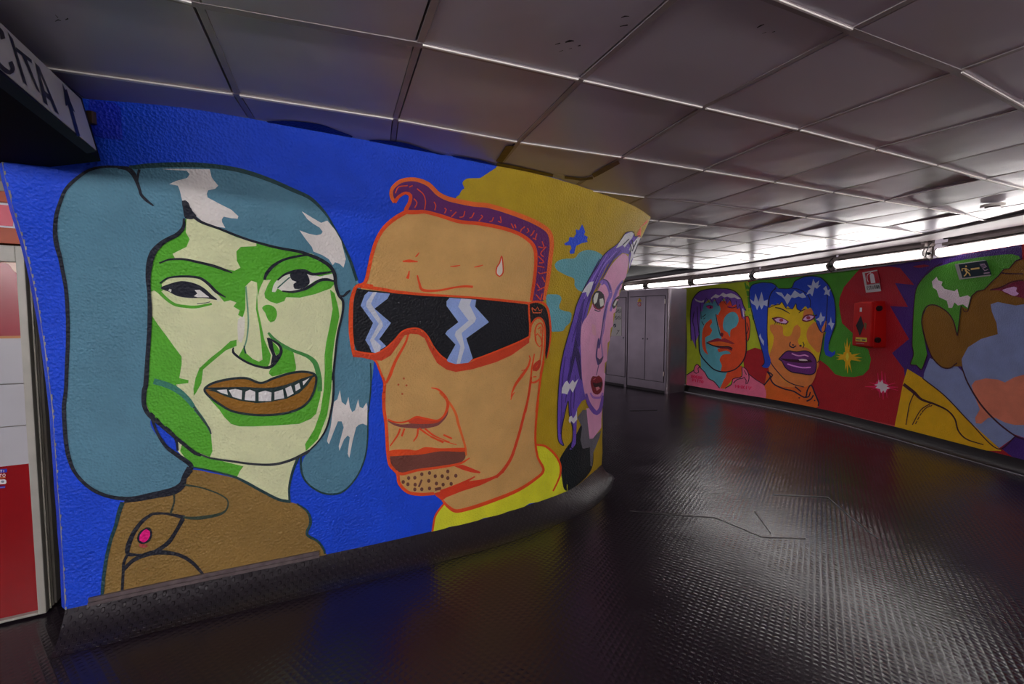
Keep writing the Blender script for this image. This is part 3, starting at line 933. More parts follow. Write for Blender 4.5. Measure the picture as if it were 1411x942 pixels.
p1 = poster(zA, ztin, (158, 46, 60), 'poster_dull_red', 'dull red poster sheet with a pale corner')
m = MB(); m.frame_box(fpt(wf_, -0.028, zA), fx * 0.9, fn * 0.003, up * 0.012, simple('poster_gold', (186, 120, 60), 0.4)); m.build('gold_stripe', p1)
pf = Plane(fpt(0, -0.0255, 0), fn)
P = Paint(pf, 1.6, 'poster', rough=0.3, stucco=0)
P.fill((196, 170, 160), [(0,357),(12,357),(27.5,361),(28,377),(20,374),(12,364),(4,361),(-6,361)], 1)
P.build('printed_corner', p1)
p2 = poster(zm, zA, (190, 190, 196), 'poster_white', 'white paper sheet')
zm2 = fuv(38, 586)[1]
p5 = poster(zm2, zm - 0.004, (190, 190, 196), 'poster_white', 'middle white paper sheet')
p3 = poster(zB_, zm2 - 0.004, (190, 190, 196), 'poster_white', 'lower white paper sheet')
p4 = poster(zbin, zB_, (150, 16, 24), 'poster_red', 'plain red poster with small printed words at its left edge')
P = Paint(pf, 1.4, 'poster', rough=0.3, stucco=0)
P.fill((34, 40, 150), [(-20,647),(9.5,645.5),(10,649),(9,650.5),(-20,652)], 1, False)
P.text((215, 215, 225), 'ANTI', [(-5.5,647.6),(7.2,647),(7.2,650),(-5.5,650.8)], 0.8, 3)
P.text((220, 190, 185), 'ATO', [(-5.5,653.8),(8.2,652),(8.2,656.3),(-5.5,658)], 0.9, 3)
P.stroke((200,130,60), [(-6,658.8),(8,657.2)], 0.7, 3)
P.fill((205, 205, 208), [(-20,661.5),(6.5,660),(8.6,661.5),(9,664.5),(7.5,666.3),(-20,668.5)], 1, False)
P.dot((120,130,140), 4, 663.2, 2.4, 2, 1.6)
P.fill((40, 34, 130), [(-20,671.5),(7.2,669),(7.2,672),(-20,674.6)], 1, False)
P.stroke((130,130,200), [(-20,673.4),(7,670.8)], 0.6, 2)
P.build('printed_words', p4)
# orange-framed light box above the case
t = empty('orange_framed_panel', fpt(0.4, -0.05, zt2 + 0.01), 'orange-framed panel with a pink disc above the pale poster case', 'panel')
ztB = fuv(10, 262)[1]; zti = fuv(10, 277)[1]; zbi = fuv(20, 313)[1]; ui = fuv(21, 300)[0]
orange = simple('orange_frame', (178, 72, 30), 0.5, noise=0.08)
us = -0.08
for (u0, w_, z0, z1) in ((us, Wc, zt2 + .012, zbi), (us, Wc, zti, ztB), (us, ui - us, zbi, zti), (Wc - .2, .2 + us, zbi, zti)):
    m = MB(); m.frame_box(fpt(u0, -0.09, z0), fx * w_, fn * 0.06, up * (z1 - z0), orange, 0.003); m.build('frame_bar', t)
m = MB(); m.frame_box(fpt(ui, -0.08, zbi), fx * (Wc - .2 - ui), fn * 0.03, up * (zti - zbi), simple('panel_white', (200, 200, 214), 0.4)); s_ = m.build('sheet', t)
RD = 0.42; cu, czz = fuv(10.5, 297)[0] + RD, (zti + zbi) / 2
m = MB(); m.prism([fpt(cu + RD * math.cos(a), -0.05, czz + RD * math.sin(a)) for a in [2 * math.pi * k / 160 for k in range(160)] if abs(RD * math.sin(a)) < (zti - zbi) / 2], fn * 0.003, simple('pink_disc', (210, 66, 92), 0.4)); 
m.build('pink_disc', s_)
# grey trims under the ceiling, over the panel
for k, (z0, z1, y, c_) in enumerate(((ztB + .004, ztB + .05, -0.06, (150, 142, 136)), (ztB + .055, ZC, -0.10, (98, 92, 92)))):
    m = MB(); m.frame_box(fpt(-0.3, y - 0.04, z0), fx * 2.4, fn * 0.05, up * (z1 - z0), simple('trim_grey%d' % k, c_, 0.5, noise=0.1), 0.004)
    o = m.build('trim_%d' % (4 + k)); tag(o, kind='structure')
m = MB(); m.frame_box(fpt(-0.9, -0.4, 0), fx * 4.5, fn * 0.15, up * ZC, greyw)
o = m.build('wall_side'); tag(o, kind='structure')

# ------------------------------------------------------------------ hanging exit sign, top left
zsb, zst = 2.12, 2.385
bR = onz(134, 209, zsb); tR = onz(113, 135, zst)
bF = onz(8, 237, zsb); bR2 = onz(139, 222, zsb)
bN = onz(0, 98, zsb); tN = onz(0, 19, zst)
dirN = (bN - bR).normalized(); 
bN = bR + dirN * 1.5
dT_ = (tN - tR).normalized(); tN = tR + dT_ * 1.5
wv = (bF - bR2)
navy = simple('sign_navy', (12, 14, 44), 0.7, noise=0.15, spec=0.2)
sblack = simple('sign_black', (9, 10, 18), 0.85, noise=0.1, spec=0.1)
t = empty('exit_sign_box', (bR + bN) / 2, 'long dark hanging direction sign with white face reading USCITA and an arrow', 'sign')
m = MB()
b2 = bR2 + dirN * 1.55; t2 = Vector((tR.x + .01, tR.y + .01, zst))
V = [bR2, b2, b2 + wv, bF, Vector((bR2.x - .03, bR2.y + .0, zst)), Vector((b2.x, b2.y, zst)), Vector(((b2 + wv).x, (b2 + wv).y, zst)), Vector((bF.x, bF.y, zst))]
V[4] = tR + (bR2 - bR) ; V[5] = tN + (bR2 - bR)
m.add(V, [[0,1,2,3],[4,7,6,5],[0,4,5,1],[1,5,6,2],[2,6,7,3],[3,7,4,0]], sblack)
m.build('housing', t)
fnn = (bR - bN).cross(tR - bR).normalized()
if fnn.dot(CAM - bR) < 0: fnn = -fnn
sp = Plane(bR + fnn * 0.012, fnn)
face_m = simple('sign_face', (186, 184, 188), 0.35, noise=0.05)
def spx(L_): return [sp.hit(*p)[0] for p in L_]
m = MB(); m.prism(spx([(-60,-12),(113,135),(133.5,209),(-60,52)]), -fnn * 0.03, navy); m.build('edge_band', t)
m = MB(); m.prism([p + fnn * 0.002 for p in spx([(-60,-25),(110,136.5),(132,207),(-60,45)])], -fnn * 0.004, face_m); fc = m.build('face', t); fc['label'] = 'white face with dark letters'
P = Paint(Plane(bR + fnn * 0.0145, fnn), 1.0, 'letters', stucco=0, rough=0.4)
z = fr(0, 0, 0.28349)
lt = (20, 20, 44)
# A, T, I, C, and S cut by the frame edge
P.fill(lt, z(170,305,190,325,286,557,264,540,244,490,222,472,231,513,210,497), 1, False)
P.fill((186,184,188), z(193,366,233,458,214,442), 2, False)
P.cut()
P.fill(lt, z(75,228,152,290,153,308,129,290,194,453,177,434,105,270,78,250), 1, False)
P.cut()
P.fill(lt, z(36,155,60,188,131,418,112,400), 1, False)
P.cut()
P.stroke(lt, z(14,190,0,150,-40,130,-52,200,-30,280,10,330,45,352,60,335,48,300), 6, 1)
P.cut()
P.stroke(lt, z(-60,90,-100,70,-120,120,-90,190,-60,230,-80,280,-130,250), 8, 1)
P.cut()
P.stroke(lt, z(316,436,380,662), 4.6, 1); P.fill(lt, z(302,404,364,546,343,530,329,508,318,516), 1, False)
P.build('letter', fc)
# bracket by which it meets the pier
m = MB(); p_, n_ = surfL.hit(123, 155)
m.frame_box(p_ + n_ * 0.0, n_ * 0.03, up * -0.05, Vector((0.03, 0, 0)), simple('rusty_bracket', (70, 52, 44), 0.7, noise=0.3), 0.003)
m.build('bracket', t)
# flat boxed plate painted blue, at the top of the pier
P = Paint(surfL, 1.45, 'left', base=0.004)
P.fill((18, 40, 178), fr(0, 0, 0.28349)(440,485,560,500,590,520,600,680,500,672,460,660,430,560), 1, False)
tag(P.build('cover_plate', wl))

# round ceiling fitting
c0 = onz(1368, 281, ZC)
t = empty('ceiling_fitting', c0, 'small round fitting with dark centre on the bright ceiling panel at the right', 'ceiling fitting')
m = MB(); m.tube([c0 - up * 0.003, c0 - up * 0.022], 0.07, simple('detector_rim', (200, 196, 190), 0.4), 28); m.build('rim', t)
m = MB(); m.tube([c0 - up * 0.022, c0 - up * 0.032], 0.045, simple('detector_core', (90, 84, 84), 0.3, metal=0.6), 24); m.build('core', t)

# ------------------------------------------------------------------ light of the rest of the station
w = bpy.data.worlds.new('world'); bpy.context.scene.world = w; w.use_nodes = True
w.node_tree.nodes['Background'].inputs[0].default_value = (1.0, 0.88, 1.0, 1)
w.node_tree.nodes['Background'].inputs[1].default_value = 0.75
vs_ = bpy.context.scene.view_settings
vs_.view_transform = 'Standard'; vs_.look = 'None'; vs_.exposure = 0.5; vs_.gamma = 1.0; vs_.use_curve_mapping = False
# ------------------------------------------------------------------ painted figures on the pier
GL = 1.5
A = fr(200, 210, .2126); B = fr(190, 340, .2126); Cc = fr(190, 490, .23388); D = fr(120, 630, .24096)
E = fr(470, 230, .2126); FF = fr(470, 370, .2126); G = fr(500, 540, .2126); HH = fr(730, 280, .2123)
I = fr(740, 440, .25496); U = fr(0, 220, .35336); V = fr(0, 550, .416); WW = fr(60, 210, .156)
def PL(): return Paint(surfL, GL, 'left', 9.0)
OCHRE = (160, 136, 24); TEAL = (74, 118, 138); SKYT = (88, 148, 160)
DK = (22, 26, 38); DT = (26, 56, 60)
# background fields
P = PL()
P.fill(OCHRE, [(687,228.5),(676,241),(662,245),(643,246),(637,252),(640,261),(632,269),(628,273)] +
       [(612,300),(660,420),(700,520),(720,600),(745,650),(772,680)], 0.5, True)
P.fill(OCHRE, [(687,228.5),(720,235),(760,244.5),(806,258),(850,274.5),(870,283),(884,293),(899,301),(892,315),(884,330),(872,361),(861,388),(855,407),(848,440),(843,465),(837,500),(833,542),(831,583),(831,640),(812,655),(786,674),(760,684),(700,600),(640,400),(620,290),(636,262)], 1, False)
P.fill(OCHRE, [(687,228.5),(676,241),(662,245),(643,246),(637,252),(640,261),(634,268),(628,272),(640,290),(700,290),(720,236)], 1.5, True)
P.build('ochre_background', wl)
P = PL()
P.fill((214, 88, 40), [(900,300),(903,308),(893,328),(887,340),(882,334),(877,322),(882,313),(891,303)], 3.4, False)
P.build('orange_patch', wl)
P = PL()
P.fill((30, 70, 200), HH(338,135,350,160,358,185,350,205,376,218,368,235,374,250,335,258,300,275,292,300,286,325,262,328,256,312,270,290,262,272,228,272,222,260,250,245,256,218,284,222,300,195,296,168,318,175), 2, False)
P.build('blue_star', wl)
P = PL()
P.fill(SKYT, HH(160,395,190,368,240,358,290,355,320,320,370,302,430,312,475,345,470,400,420,450,350,570,315,565,288,530,288,490,232,465,175,432), 2)
P.cut()
P.fill(SKYT, HH(105,600,150,590,190,595,205,622,190,660,195,688,235,700,268,712,262,770,232,798,215,826,170,832,130,825,118,720), 2)
P.build('teal_cloud', wl)

# ---------------------------------------------------------------- green-faced woman
fig = empty('painted_portrait', surfL.hit(300, 500)[0], 'mural of a grinning green-faced woman with teal bobbed hair on the blue pier', 'mural portrait')
P = PL()
hair = WW(690,128,600,128,520,138,400,170,290,245,205,335,155,440,122,560,110,700,120,810,155,930) + U(250,440,262,500,272,600,272,700,266,800,262,900) + \
  V(218,20,220,100,228,180,252,240,300,290,360,318,430,325,500,312,570,295,605,275,612,255) + Cc(300,655,290,620,240,585,170,535,110,465,75,400,90,330) + \
  B(200,700,300,300) + A(260,470,300,420) + A(700,600) + A(1000,660) + B(1150,300,1200,600) + Cc(1090,100,1110,300,1060,500,1000,570,970,620,965,670,985,730,1040,780,1110,810,1190,805,1250,760,1300,690,1335,600,1350,500,1352,400,1352,320,1370,200,1385,100) + \
  [(515,480),(500,400)] + A(1395,860,1375,830,1340,730,1310,655,1270,570,1220,480,1180,410,1130,350,1060,290,950,240,850,195,700,140,560,105,400,85,200,88,60,95)
P.fill(TEAL, hair, 1)
gr = DK
# outline of the hair
P.stroke(DK, WW(760,135,600,125,500,132,400,160,290,235,200,325,150,440,115,560,105,700,118,810,150,930) + U(245,430,258,500,265,600,266,700,262,800,258,900) + V(213,20,216,100,226,180,250,242,300,293,360,320,430,328,500,315,570,298,602,280,612,255,628,225), [3,3,3.5,4,5,5,5.5,6,6.5,7,6,5.5,5.5,5.5,5.5,5.5,5.5,6,6,6,5,5,5,5.5,6,6,7,7], 3)
P.stroke(DT, WW(760,125) + A(-60,95,0,88,100,82,200,80,300,80,400,85,560,105,700,140,850,195,950,240,1060,290,1130,350,1180,410,1220,480,1270,570,1310,655,1340,730,1372,830), [3,6,6.5,6.5,7,7,6.5,6,6,5.5,5.5,5,4,3,3,3,3.5,4,4,3], 3)
P.stroke(DT, Cc(960,590,962,670,985,732,1040,783,1110,812,1190,807,1250,762,1300,692,1337,600,1352,500,1354,400,1354,320), [3,3,2.5,2.5,2.5,2.5,2.2,2,2,2,2,2], 3)
P.stroke(DT, FF(190,610,193,700,190,800,175,930), 2, 3)
P.stroke(DK, Cc(630,655), 2, 3) if False else None
P.stroke(DK, WW(660,135,740,142,790,180,820,240,850,320,865,370,910,420,975,470), [3,6,7,5,4,4,4,2], 3)
P.stroke(DK, WW(850,150,838,200,835,260,855,330), [4,3.5,2,1], 3)
P.stroke(DK, Cc(75,335,110,440,165,530,235,585,290,622,315,650,300,690,270,730,272,765), [4,4,5,6,6.5,7,6,5,4], 3)
P.build('hair', fig)
P = PL()
WH = (200, 197, 194)
P.fill(WH, A(110,108,200,106,420,108,432,160,450,185,475,215,455,235,410,245,402,265,405,290,480,330,560,370,605,412,600,428,560,425,510,415,498,432,500,450,520,487,470,480,380,450,330,410,300,370,290,350,280,320,242,310,228,250,215,215,160,205,200,185,275,165,290,140,270,118,200,115), 4, False)
P.cut()
P.fill(WH, A(1015,380,1080,420,1140,455,1180,440,1230,500,1270,570,1300,690,1285,745,1260,720,1230,710,1215,730,1190,690,1150,665,1090,640,1080,610,1040,560,1000,503,1060,525,1110,535,1140,528,1150,512,1130,485,1090,462,1050,430), 4, False)
P.cut()
P.fill(WH, Cc(1190,200,1200,270,1225,290,1240,240,1248,300,1262,330,1278,320,1297,255,1306,300,1325,308,1345,275,1352,300,1350,410,1325,398,1300,405,1285,420,1265,500,1245,600,1235,575,1248,480,1236,468,1215,490,1187,558,1183,530,1212,420,1200,385,1178,385,1160,430,1125,520,1113,500,1135,420,1155,270,1175,255), 4, False)
P.build('hair_shine', fig)
# face
PALE = (196, 202, 160); GRN = (74, 152, 38); MIDG = (60, 128, 60)
P = PL()
neck = Cc(200,440,232,480,236,560,300,640,400,668,560,708,700,782,860,852,893,852,890,770,912,680,945,590,700,560)
P.fill(PALE, neck, 1.6, False)
P.fill(GRN, Cc(262,515,250,560,315,648,420,672,585,712,600,680,622,650,500,620,340,560), 2, False)
P.stroke(DK, Cc(80,340,140,400,205,455,228,500,236,558), [4,4,4,4,3], 3)
P.stroke(DT, Cc(315,652,400,668,560,708,640,745,730,795,830,845,900,858), [2,2,3,4,4,4,4], 3)
P.stroke(DT, Cc(945,595,912,680,892,770,893,850), [4,3.5,3,3], 3)
P.build('neck', fig)
P = PL()
face = B(150,0,100,50,82,110,80,200,80,300,82,430,82,550,75,700,60,900) + Cc(45,200,45,280,70,340,130,395,230,480,340,565,430,600,550,620,680,638,800,640,900,610,990,570,1060,500,1110,420,1140,300,1150,200,1147,100) + \
   B(1262,850,1275,700,1290,560,1320,430,1325,350,1300,310,1275,240,1270,180,1240,120,1180,80) + A(1080,655,1000,645,850,615,700,575,600,540,480,490,370,455,310,415,262,430,250,490,200,540,100,590,50,650)
P.fill(PALE, face, 2)
top = B(85,290,82,200,82,110,100,50,150,0) + A(60,640,100,590,200,540,250,495,262,430,310,415,370,455,480,490,600,540,700,575,850,615,1000,645,1080,655) + B(1180,80,1240,120,1270,180,1275,235,
   1250,268,1150,305,1050,328,960,325,950,350,900,367,860,355,825,330,820,300,840,250,862,212,815,215,790,270,778,320,772,230,735,218,697,255,697,400,680,455,650,440,660,410,620,385,640,360,600,345,560,355,535,325,480,270,440,215,400,200,300,190,200,205,155,240,165,280,150,290,120,275)
P.fill(GRN, top, 3, False)
P.fill(PALE, A(270,430,310,425,370,462,480,500,600,550,720,582,722,605,620,610,592,640,595,700,618,745,580,765,480,745,350,710,200,690,180,655,270,610,290,560,265,515), 4, False)
jaw = B(90,440,130,500,190,580,240,650,285,710,285,760,270,850,240,890,200,905) + Cc(250,100,245,130,300,142,298,160,225,168,240,190,290,235,330,290,380,370,430,440,440,560,425,595,340,560,230,475,130,390,72,335,48,275,50,200,60,100) + B(75,700,85,550)
P.fill(GRN, jaw, 3, False)
P.fill(GRN, B(640,600,600,610,540,665,470,720,400,785,375,850,360,935) + Cc(330,170,330,235,345,215,375,160,385,80) + B(480,745,570,670,640,640), 3, False)
P.fill(GRN, B(930,640,1000,672,1015,720,1022,800,960,815,870,838,850,820,860,790,900,730), 3)
P.fill(GRN, B(772,290,778,400,795,480,820,600,862,700,852,760,800,757,780,745,808,730,800,620,785,500,765,400), 3, False)
P.fill(GRN, B(690,640,705,690,745,725,790,745,850,745,845,782,760,770,690,738,655,705), 3, False)
P.fill(GRN, B(865,612,900,640,915,672,900,702,880,660), 4.5)
P.fill(GRN, B(805,395,830,375,865,378,893,400,902,440,885,480,860,488,838,460,825,425), 3)
P.fill(GRN, B(1245,275,1275,300,1300,400,1305,450,1275,600,1262,700,1252,850) + Cc(1142,0,1145,100,1138,200,1115,350,1060,490,990,560,985,520,1040,430,1075,330,1095,200,1105,0) + B(1208,800,1210,700,1220,620,1245,500,1262,400), 3, False)
P.stroke(MIDG, B(845,555,900,615,1000,668,1100,708,1150,755,1175,850,1180,935), [3,6,4,5,7,7,6], 3.2)
P.fill(GRN, Cc(420,250,500,300,560,330,700,348,850,342,950,308,1010,260,1042,180,1055,90,1080,150,1075,240,1050,340,1020,370,950,400,800,410,680,415,600,415,550,400,510,360,480,315), 2.8, False)
P.stroke((50,112,100), Cc(95,148,170,170,240,205,300,260,340,315,395,385,430,450), [8,8,8,7,5,3,2], 3.4)
P.stroke((44,60,60), Cc(330,300,380,370,420,425,432,460), [3,3,2.5,2], 3.6)
P.stroke(GRN, B(95,255,140,290,180,330,240,372,310,385,380,388,480,368), [6,5,4.5,4,4,4,3], 3.2)
P.stroke(DT, B(385,368,440,362,470,355), 1, 3.5)
P.stroke((96,140,110), B(700,255,712,400,716,500,705,600,690,650), [2.2,2.2,2.2,2,2], 3.3)
P.fill(PALE, B(205,212,300,195,370,205,430,235,400,242,300,215), 3.6)
P.fill((200,205,180), B(460,250,500,300,540,345,520,355,485,310,470,275), 3.4)
P.fill((204,204,190), B(650,470,690,450,690,560,670,620,650,600), 2.6)
P.build('face', fig)
# eyes, brows
P = PL()
P.stroke(DK, A(95,715,160,692,250,690,350,710,450,735,520,760,565,778), [2,2.5,3,3.5,4,3.5,1.5], 5)
P.cut()
P.stroke(DK, B(1110,50,1060,55,950,80,880,120,835,170,820,212), [2.5,3,3.5,4.5,5,3], 5)
P.cut()
P.stroke(DK, B(145,235,200,200,300,190,400,200,455,235,510,290,570,325), [2,2.5,3,3.5,4,4,1.5], 5)
P.build('eyebrow', fig)
P = PL()
P.fill(DK, B(150,265,210,238,290,220,370,235,430,265,480,310,515,342,430,330,340,330,260,318,205,290), 5)
P.fill((205,205,200), B(370,278,402,276,430,298,465,325,390,325,365,318,388,300), 6, False)
P.fill((205,205,200), B(208,270,222,275,218,292,200,282), 6)
P.fill((200,206,190), B(870,290,885,235,930,190,985,168,985,185,925,235,890,292), 5)
P.fill((204,204,196), B(900,265,960,195,1010,165,1100,175,1180,190,1275,168,1272,215,1200,205,1150,218,1100,250,1050,285,935,285), 5, False)
P.fill(DK, B(985,180,1020,155,1075,158,1105,190,1112,235,1080,262,1040,272,1015,270,1008,240,1028,225,1000,215), 6)
P.stroke(DK, B(905,215,950,178,1020,155,1080,155,1130,175,1200,168,1262,158), [2,3,4,5,4,3.5,2], 6.5)
P.stroke(DK, B(935,285,1000,290,1080,272,1130,245,1180,215,1225,210,1275,222), [2,3,4,4,4,4,2], 6.5)
P.stroke((50,90,80), B(985,195,950,225,905,265), 1.8, 6.2)
P.build('eye', fig)
P = PL()
P.stroke(DK, B(620,650,618,680,660,718,720,752,790,775,855,778,900,735,930,670,905,625,845,590), [1.5,3.5,3,3,3,4,4.5,4,3,2.5], 5)
P.fill(DK, B(835,585,870,600,880,660,895,705,915,690,905,720,860,765,872,700,850,650), 5.5, False)
P.stroke(DT, B(690,640,692,665,700,690), 2, 5)
P.build('nose', fig)
# mouth
P = PL()
LIP = (128, 88, 24)
mouth = Cc(395,195,440,160,540,135,640,130,725,158,800,130,900,100,980,92,1045,112,1045,180,1010,260,950,310,850,340,700,347,560,325,480,280,420,235)
P.fill(LIP, mouth, 5)
P.fill((24, 46, 46), Cc(415,200,470,190,540,190,620,185,700,190,800,190,900,165,960,135,1035,118,1000,170,950,218,880,250,780,270,700,277,600,262,520,238,460,212), 6, False)
for T in ((465,200,525,196,532,228,490,215), (537,200,575,193,615,202,612,255,560,240), (635,210,660,197,692,210,692,264,630,258), (712,214,750,203,788,214,785,264,712,264), (805,212,855,196,862,248,805,257), (868,190,902,174,918,220,882,240), (925,172,950,158,958,190,930,206), (970,150,1012,128,975,172)):
    P.fill((205, 205, 205), Cc(*T), 7, False)
P.stroke((24, 40, 44), mouth, 3.2, 7.5, True)
P.stroke((24, 40, 44), Cc(400,190,470,190,620,187,700,191,800,190,900,165,960,140,1040,115), 2.6, 7)
P.build('mouth', fig)
# outline of the face
P = PL()
P.stroke(DK, A(255,425,252,480,210,530,150,560,100,595,55,650) + B(80,110,72,200,78,300,82,400,78,550,68,700,55,900) + Cc(42,200,40,280,65,340,130,398,225,478,340,570,375,583), [3,5,6,6,7,9,9,7,5,6,6,6,7,7,6.5,6,5,5,5,4,3], 8)
P.stroke((40,46,52), Cc(375,580,430,600,550,618,680,635,800,637,900,612,990,570,1010,555), [2.5,2.5,3,3,3.5,3.5,4.5,3], 8)
P.stroke(DK, Cc(1005,560,1060,505,1110,425,1140,310,1152,200,1150,100) + B(1262,860,1278,700,1295,560,1325,430,1328,350,1300,310,1280,240,1275,180,1245,125,1180,80,1110,50) + A(1000,640,850,612,700,572,600,538,480,490,370,450,320,415,290,360), [2,2,2.5,3,3,3,3,3,3,3,3.5,4,4.5,5,5,5,4.5,4,3.5,3.2,3.2,3.2,3.5,4,4.5,5], 8)
P.fill(DK, A(242,312,262,308,285,325,300,365,335,410,310,430,262,422,250,370), 8)
P.stroke(DK, B(1300,310,1330,318,1355,295,1375,280), [2,3,4,2], 8)
P.build('face_outline', fig)
# coat
P = PL()
COAT = (124, 98, 50)
coat = D(205,255,300,240,500,205,545,165,555,110,600,70,700,85,850,120,1000,190,1100,240,1200,265,1260,310,1275,370,1258,440,1320,480,1355,530,1366,575,1180,620,1000,660,850,692,700,722,400,772,200,806,88,828,90,760,98,680,117,560,143,450,178,350,190,290)
P.fill(COAT, coat, 2)
P.stroke(DT, D(1200,262,1260,308,1278,370,1258,438,1320,478,1355,528,1362,562), [2,3,4,4,3,3,2], 4)
P.stroke(DT, D(205,255,185,310,165,390,140,460,115,560,97,680,90,760,86,800), [6,6,5,5,5,5,5,4], 4)
P.stroke(DK, D(215,250,300,240,400,222,500,200,550,160,560,110,600,70), [4,4,4,5,6,7,5], 4)
P.stroke((44,52,44), D(497,205,500,250,478,322), [3,2.5,3], 4)
P.stroke((44,58,48), D(560,155,650,170,750,205,805,245,795,300,750,325,660,342,600,345,550,340), [3,2,2,2,2.5,4,5,4,3], 4)
P.stroke(DK, D(375,320,440,318,500,328,560,342), [4,3,4,6], 4)
P.stroke(DK, D(375,320,320,360,270,425,238,500,235,548,290,555,340,552,400,530,465,485,510,420,550,348), [4,5,6,7,6,3,4,5,6,5,6], 4.2)
P.stroke(DK, D(235,548,212,600,208,660,202,762), [4,4,4,4], 4)
P.stroke(DK, D(210,640,260,590,320,560,400,540,500,548,560,570,610,605,655,655,688,695), [5,5,6,7,5,5,5,4,3], 4.1)
P.stroke(DK, D(90,802,200,775,300,762,400,742,500,722,600,702,690,695), [5,5,5,4,4,4,2], 4)
P.stroke(DK, D(540,705,580,688,615,684), [2,5,2], 4)
P.build('coat', fig)
P = PL()
P.fill((150, 62, 60), D(300,490,340,495,350,505,325,515,300,505), 4.5)
P.fill(DK, D(345,396,368,408,374,440,360,475,330,490,300,487,288,462,300,425), 5)
P.fill((214, 6, 122), D(342,406,360,418,362,445,345,472,322,482,302,470,305,440,325,415), 6)
P.build('pink_button', fig)

# ---------------------------------------------------------------- man in wraparound sunglasses
fig = empty('painted_portrait', surfL.hit(620, 450)[0], 'mural of a tan-faced man in black wraparound sunglasses with purple quiff and orange outlines', 'mural portrait')
SK = (182, 144, 88); OR = (204, 70, 26); OR2 = (224, 104, 44); PU = (84, 30, 92)
P = PL()
shirt = G(520,725,600,765,700,745,850,695,1000,635,1110,565,1165,505,1140,440,1120,345,1170,345,1230,400,1275,460,1280,540,1325,600,1330,665,1100,732,900,798,700,858,448,925,458,830,480,780)
P.fill((222, 226, 52), shirt, 2, False)
P.stroke(OR, G(525,722,490,765,465,810,450,900), 2.6, 4)
P.stroke(OR, G(1120,340,1180,350,1240,400,1275,465,1277,530,1255,590,1230,640), [2.5,3,3,3,2.5,2.2,2], 4)
P.build('shirt', fig)
P = PL()
head = E(155,745,180,650,200,560,230,470,280,390,350,330,400,290,500,290,620,310,750,355,900,370,1050,395,1180,440,1240,500,1255,560,1250,700,1232,870) + FF(1260,320,1300,335,1315,400,1315,500,1308,600,1290,700,1280,800) + \
   G(1132,100,1118,200,1115,320,1130,420,1165,505,1110,560,1000,630,850,690,700,740,600,765,540,730,510,700,460,660,370,660,290,645,235,590,220,530,178,480,165,400,155,300,148,200,135,100,138,0) + FF(275,860,280,740,258,670,225,590,150,500,120,300,130,110)
P.fill(SK, head, 3)
P.stroke(OR, E(110,770,155,745,180,650,200,560,230,470,280,390,350,330,420,290), [4,5,5,5,5,5.5,6,6], 6)
P.stroke(OR, FF(195,580,225,600,258,680,280,740,272,850) + G(135,0,135,100,148,200,155,300,160,390,175,470,222,525,235,590,290,645,370,660,460,655), [2,3,3,4,4,4.5,4.5,4.5,4.5,4.5,4.5,4.5,4.5,4.5,4.5,4], 6)
P.stroke(OR, G(1132,50,1118,200,1115,320,1130,420,1167,505,1110,565,1000,635,850,697,700,748,600,768,545,735,515,700), [3,3,3,3,3.5,4,4.5,5,5,5,4,3], 6)
P.stroke(OR, FF(1308,600,1290,700,1275,820,1262,930), 3, 6)
P.build('face', fig)
P = PL()
hairp = E(345,235,320,195,325,140,380,90,470,75,560,105,630,170,700,205,850,235,950,245,1100,290,1250,350,1340,410,1365,490,1355,600,1340,720,1312,862,1232,862,1245,760,1260,640,1255,540,1230,490,1160,435,1050,395,900,365,760,350,640,310,540,285,430,290,440,230,450,185,420,168,382,190,358,225)
P.fill(PU, hairp, 4)
P.stroke(OR2, E(345,228,325,190,330,140,385,92,470,80,560,110,630,175,700,208,850,240,950,250,1100,295,1250,355,1340,415,1362,490,1352,600,1338,720,1312,860), [5,5,5,5.5,5.5,6,6,6.5,6.5,6.5,6.5,6.5,6.5,6,6,5.5,4], 5)
P.stroke(OR, E(345,228,375,190,418,168,448,185,442,230,420,285,480,292,540,290,640,315,760,352,900,367,1050,397,1160,437,1232,492,1256,545,1258,640,1245,760,1228,865), [5,4,4,5,5,6,6,5,5,5,5,5,5,5,5,4.5,4.5,4], 5.2)
for s_ in ((350,170,370,130,430,120), (470,205,490,230,475,265), (490,140,530,175,545,220,540,275), (600,225,612,250,605,280), (440,130,462,120),
           (668,265,680,275,668,300),(705,285,715,280),(745,290,720,315,712,322),(800,285,790,320,765,325),(860,295,845,325,830,330),(905,310,915,320,890,350),(985,325,975,350,960,352),(1030,320,1035,360,1015,350),
           (1100,365,1115,395),(1120,380,1125,370,1130,395),(1190,385,1165,405,1160,420),(1205,395,1215,415,1200,425),(1250,410,1235,435,1225,445),(1265,430,1255,470),(1240,460,1262,470),(1300,480,1310,520,1275,515),(1325,515,1290,560,1310,580),(1275,575,1310,615,1280,620),(1270,640,1315,650),(1330,680,1285,690,1275,680),(1300,710,1318,745),(1330,705,1325,740),(1265,755,1285,785),(1330,770,1270,800),(1260,825,1290,860),(1300,820,1290,860)):
    P.stroke(OR, E(*s_), 1.5, 4.6)
P.build('hair', fig)
# forehead marks and sweat drop
P = PL()
P.stroke(OR, E(492,700,505,750,525,795,620,800,730,780,800,772,852,775), [2,3,4,3,2.5,3,3], 5)
P.stroke(OR, E(398,610,440,607,495,612), [2,4.5,1.5], 5); P.stroke(OR, E(505,552,490,572,480,582), [1,2.2,1], 5)
P.stroke(OR, E(440,672,435,700,428,722), [1.5,3,4], 5); P.stroke(OR, E(705,643,740,641,770,635), [1,2,1], 5); P.stroke(OR, E(860,648,890,642,918,633), [1,2,1], 5)
P.fill((214,206,200), E(1038,580,1045,640,1043,685,1025,705,1006,688,1008,650,1025,620), 5)
P.stroke((190,66,34), E(1038,575,1047,640,1046,685,1025,707,1004,690,1006,650,1025,618), 1.8, 6, True)
P.build('forehead_marks', fig)
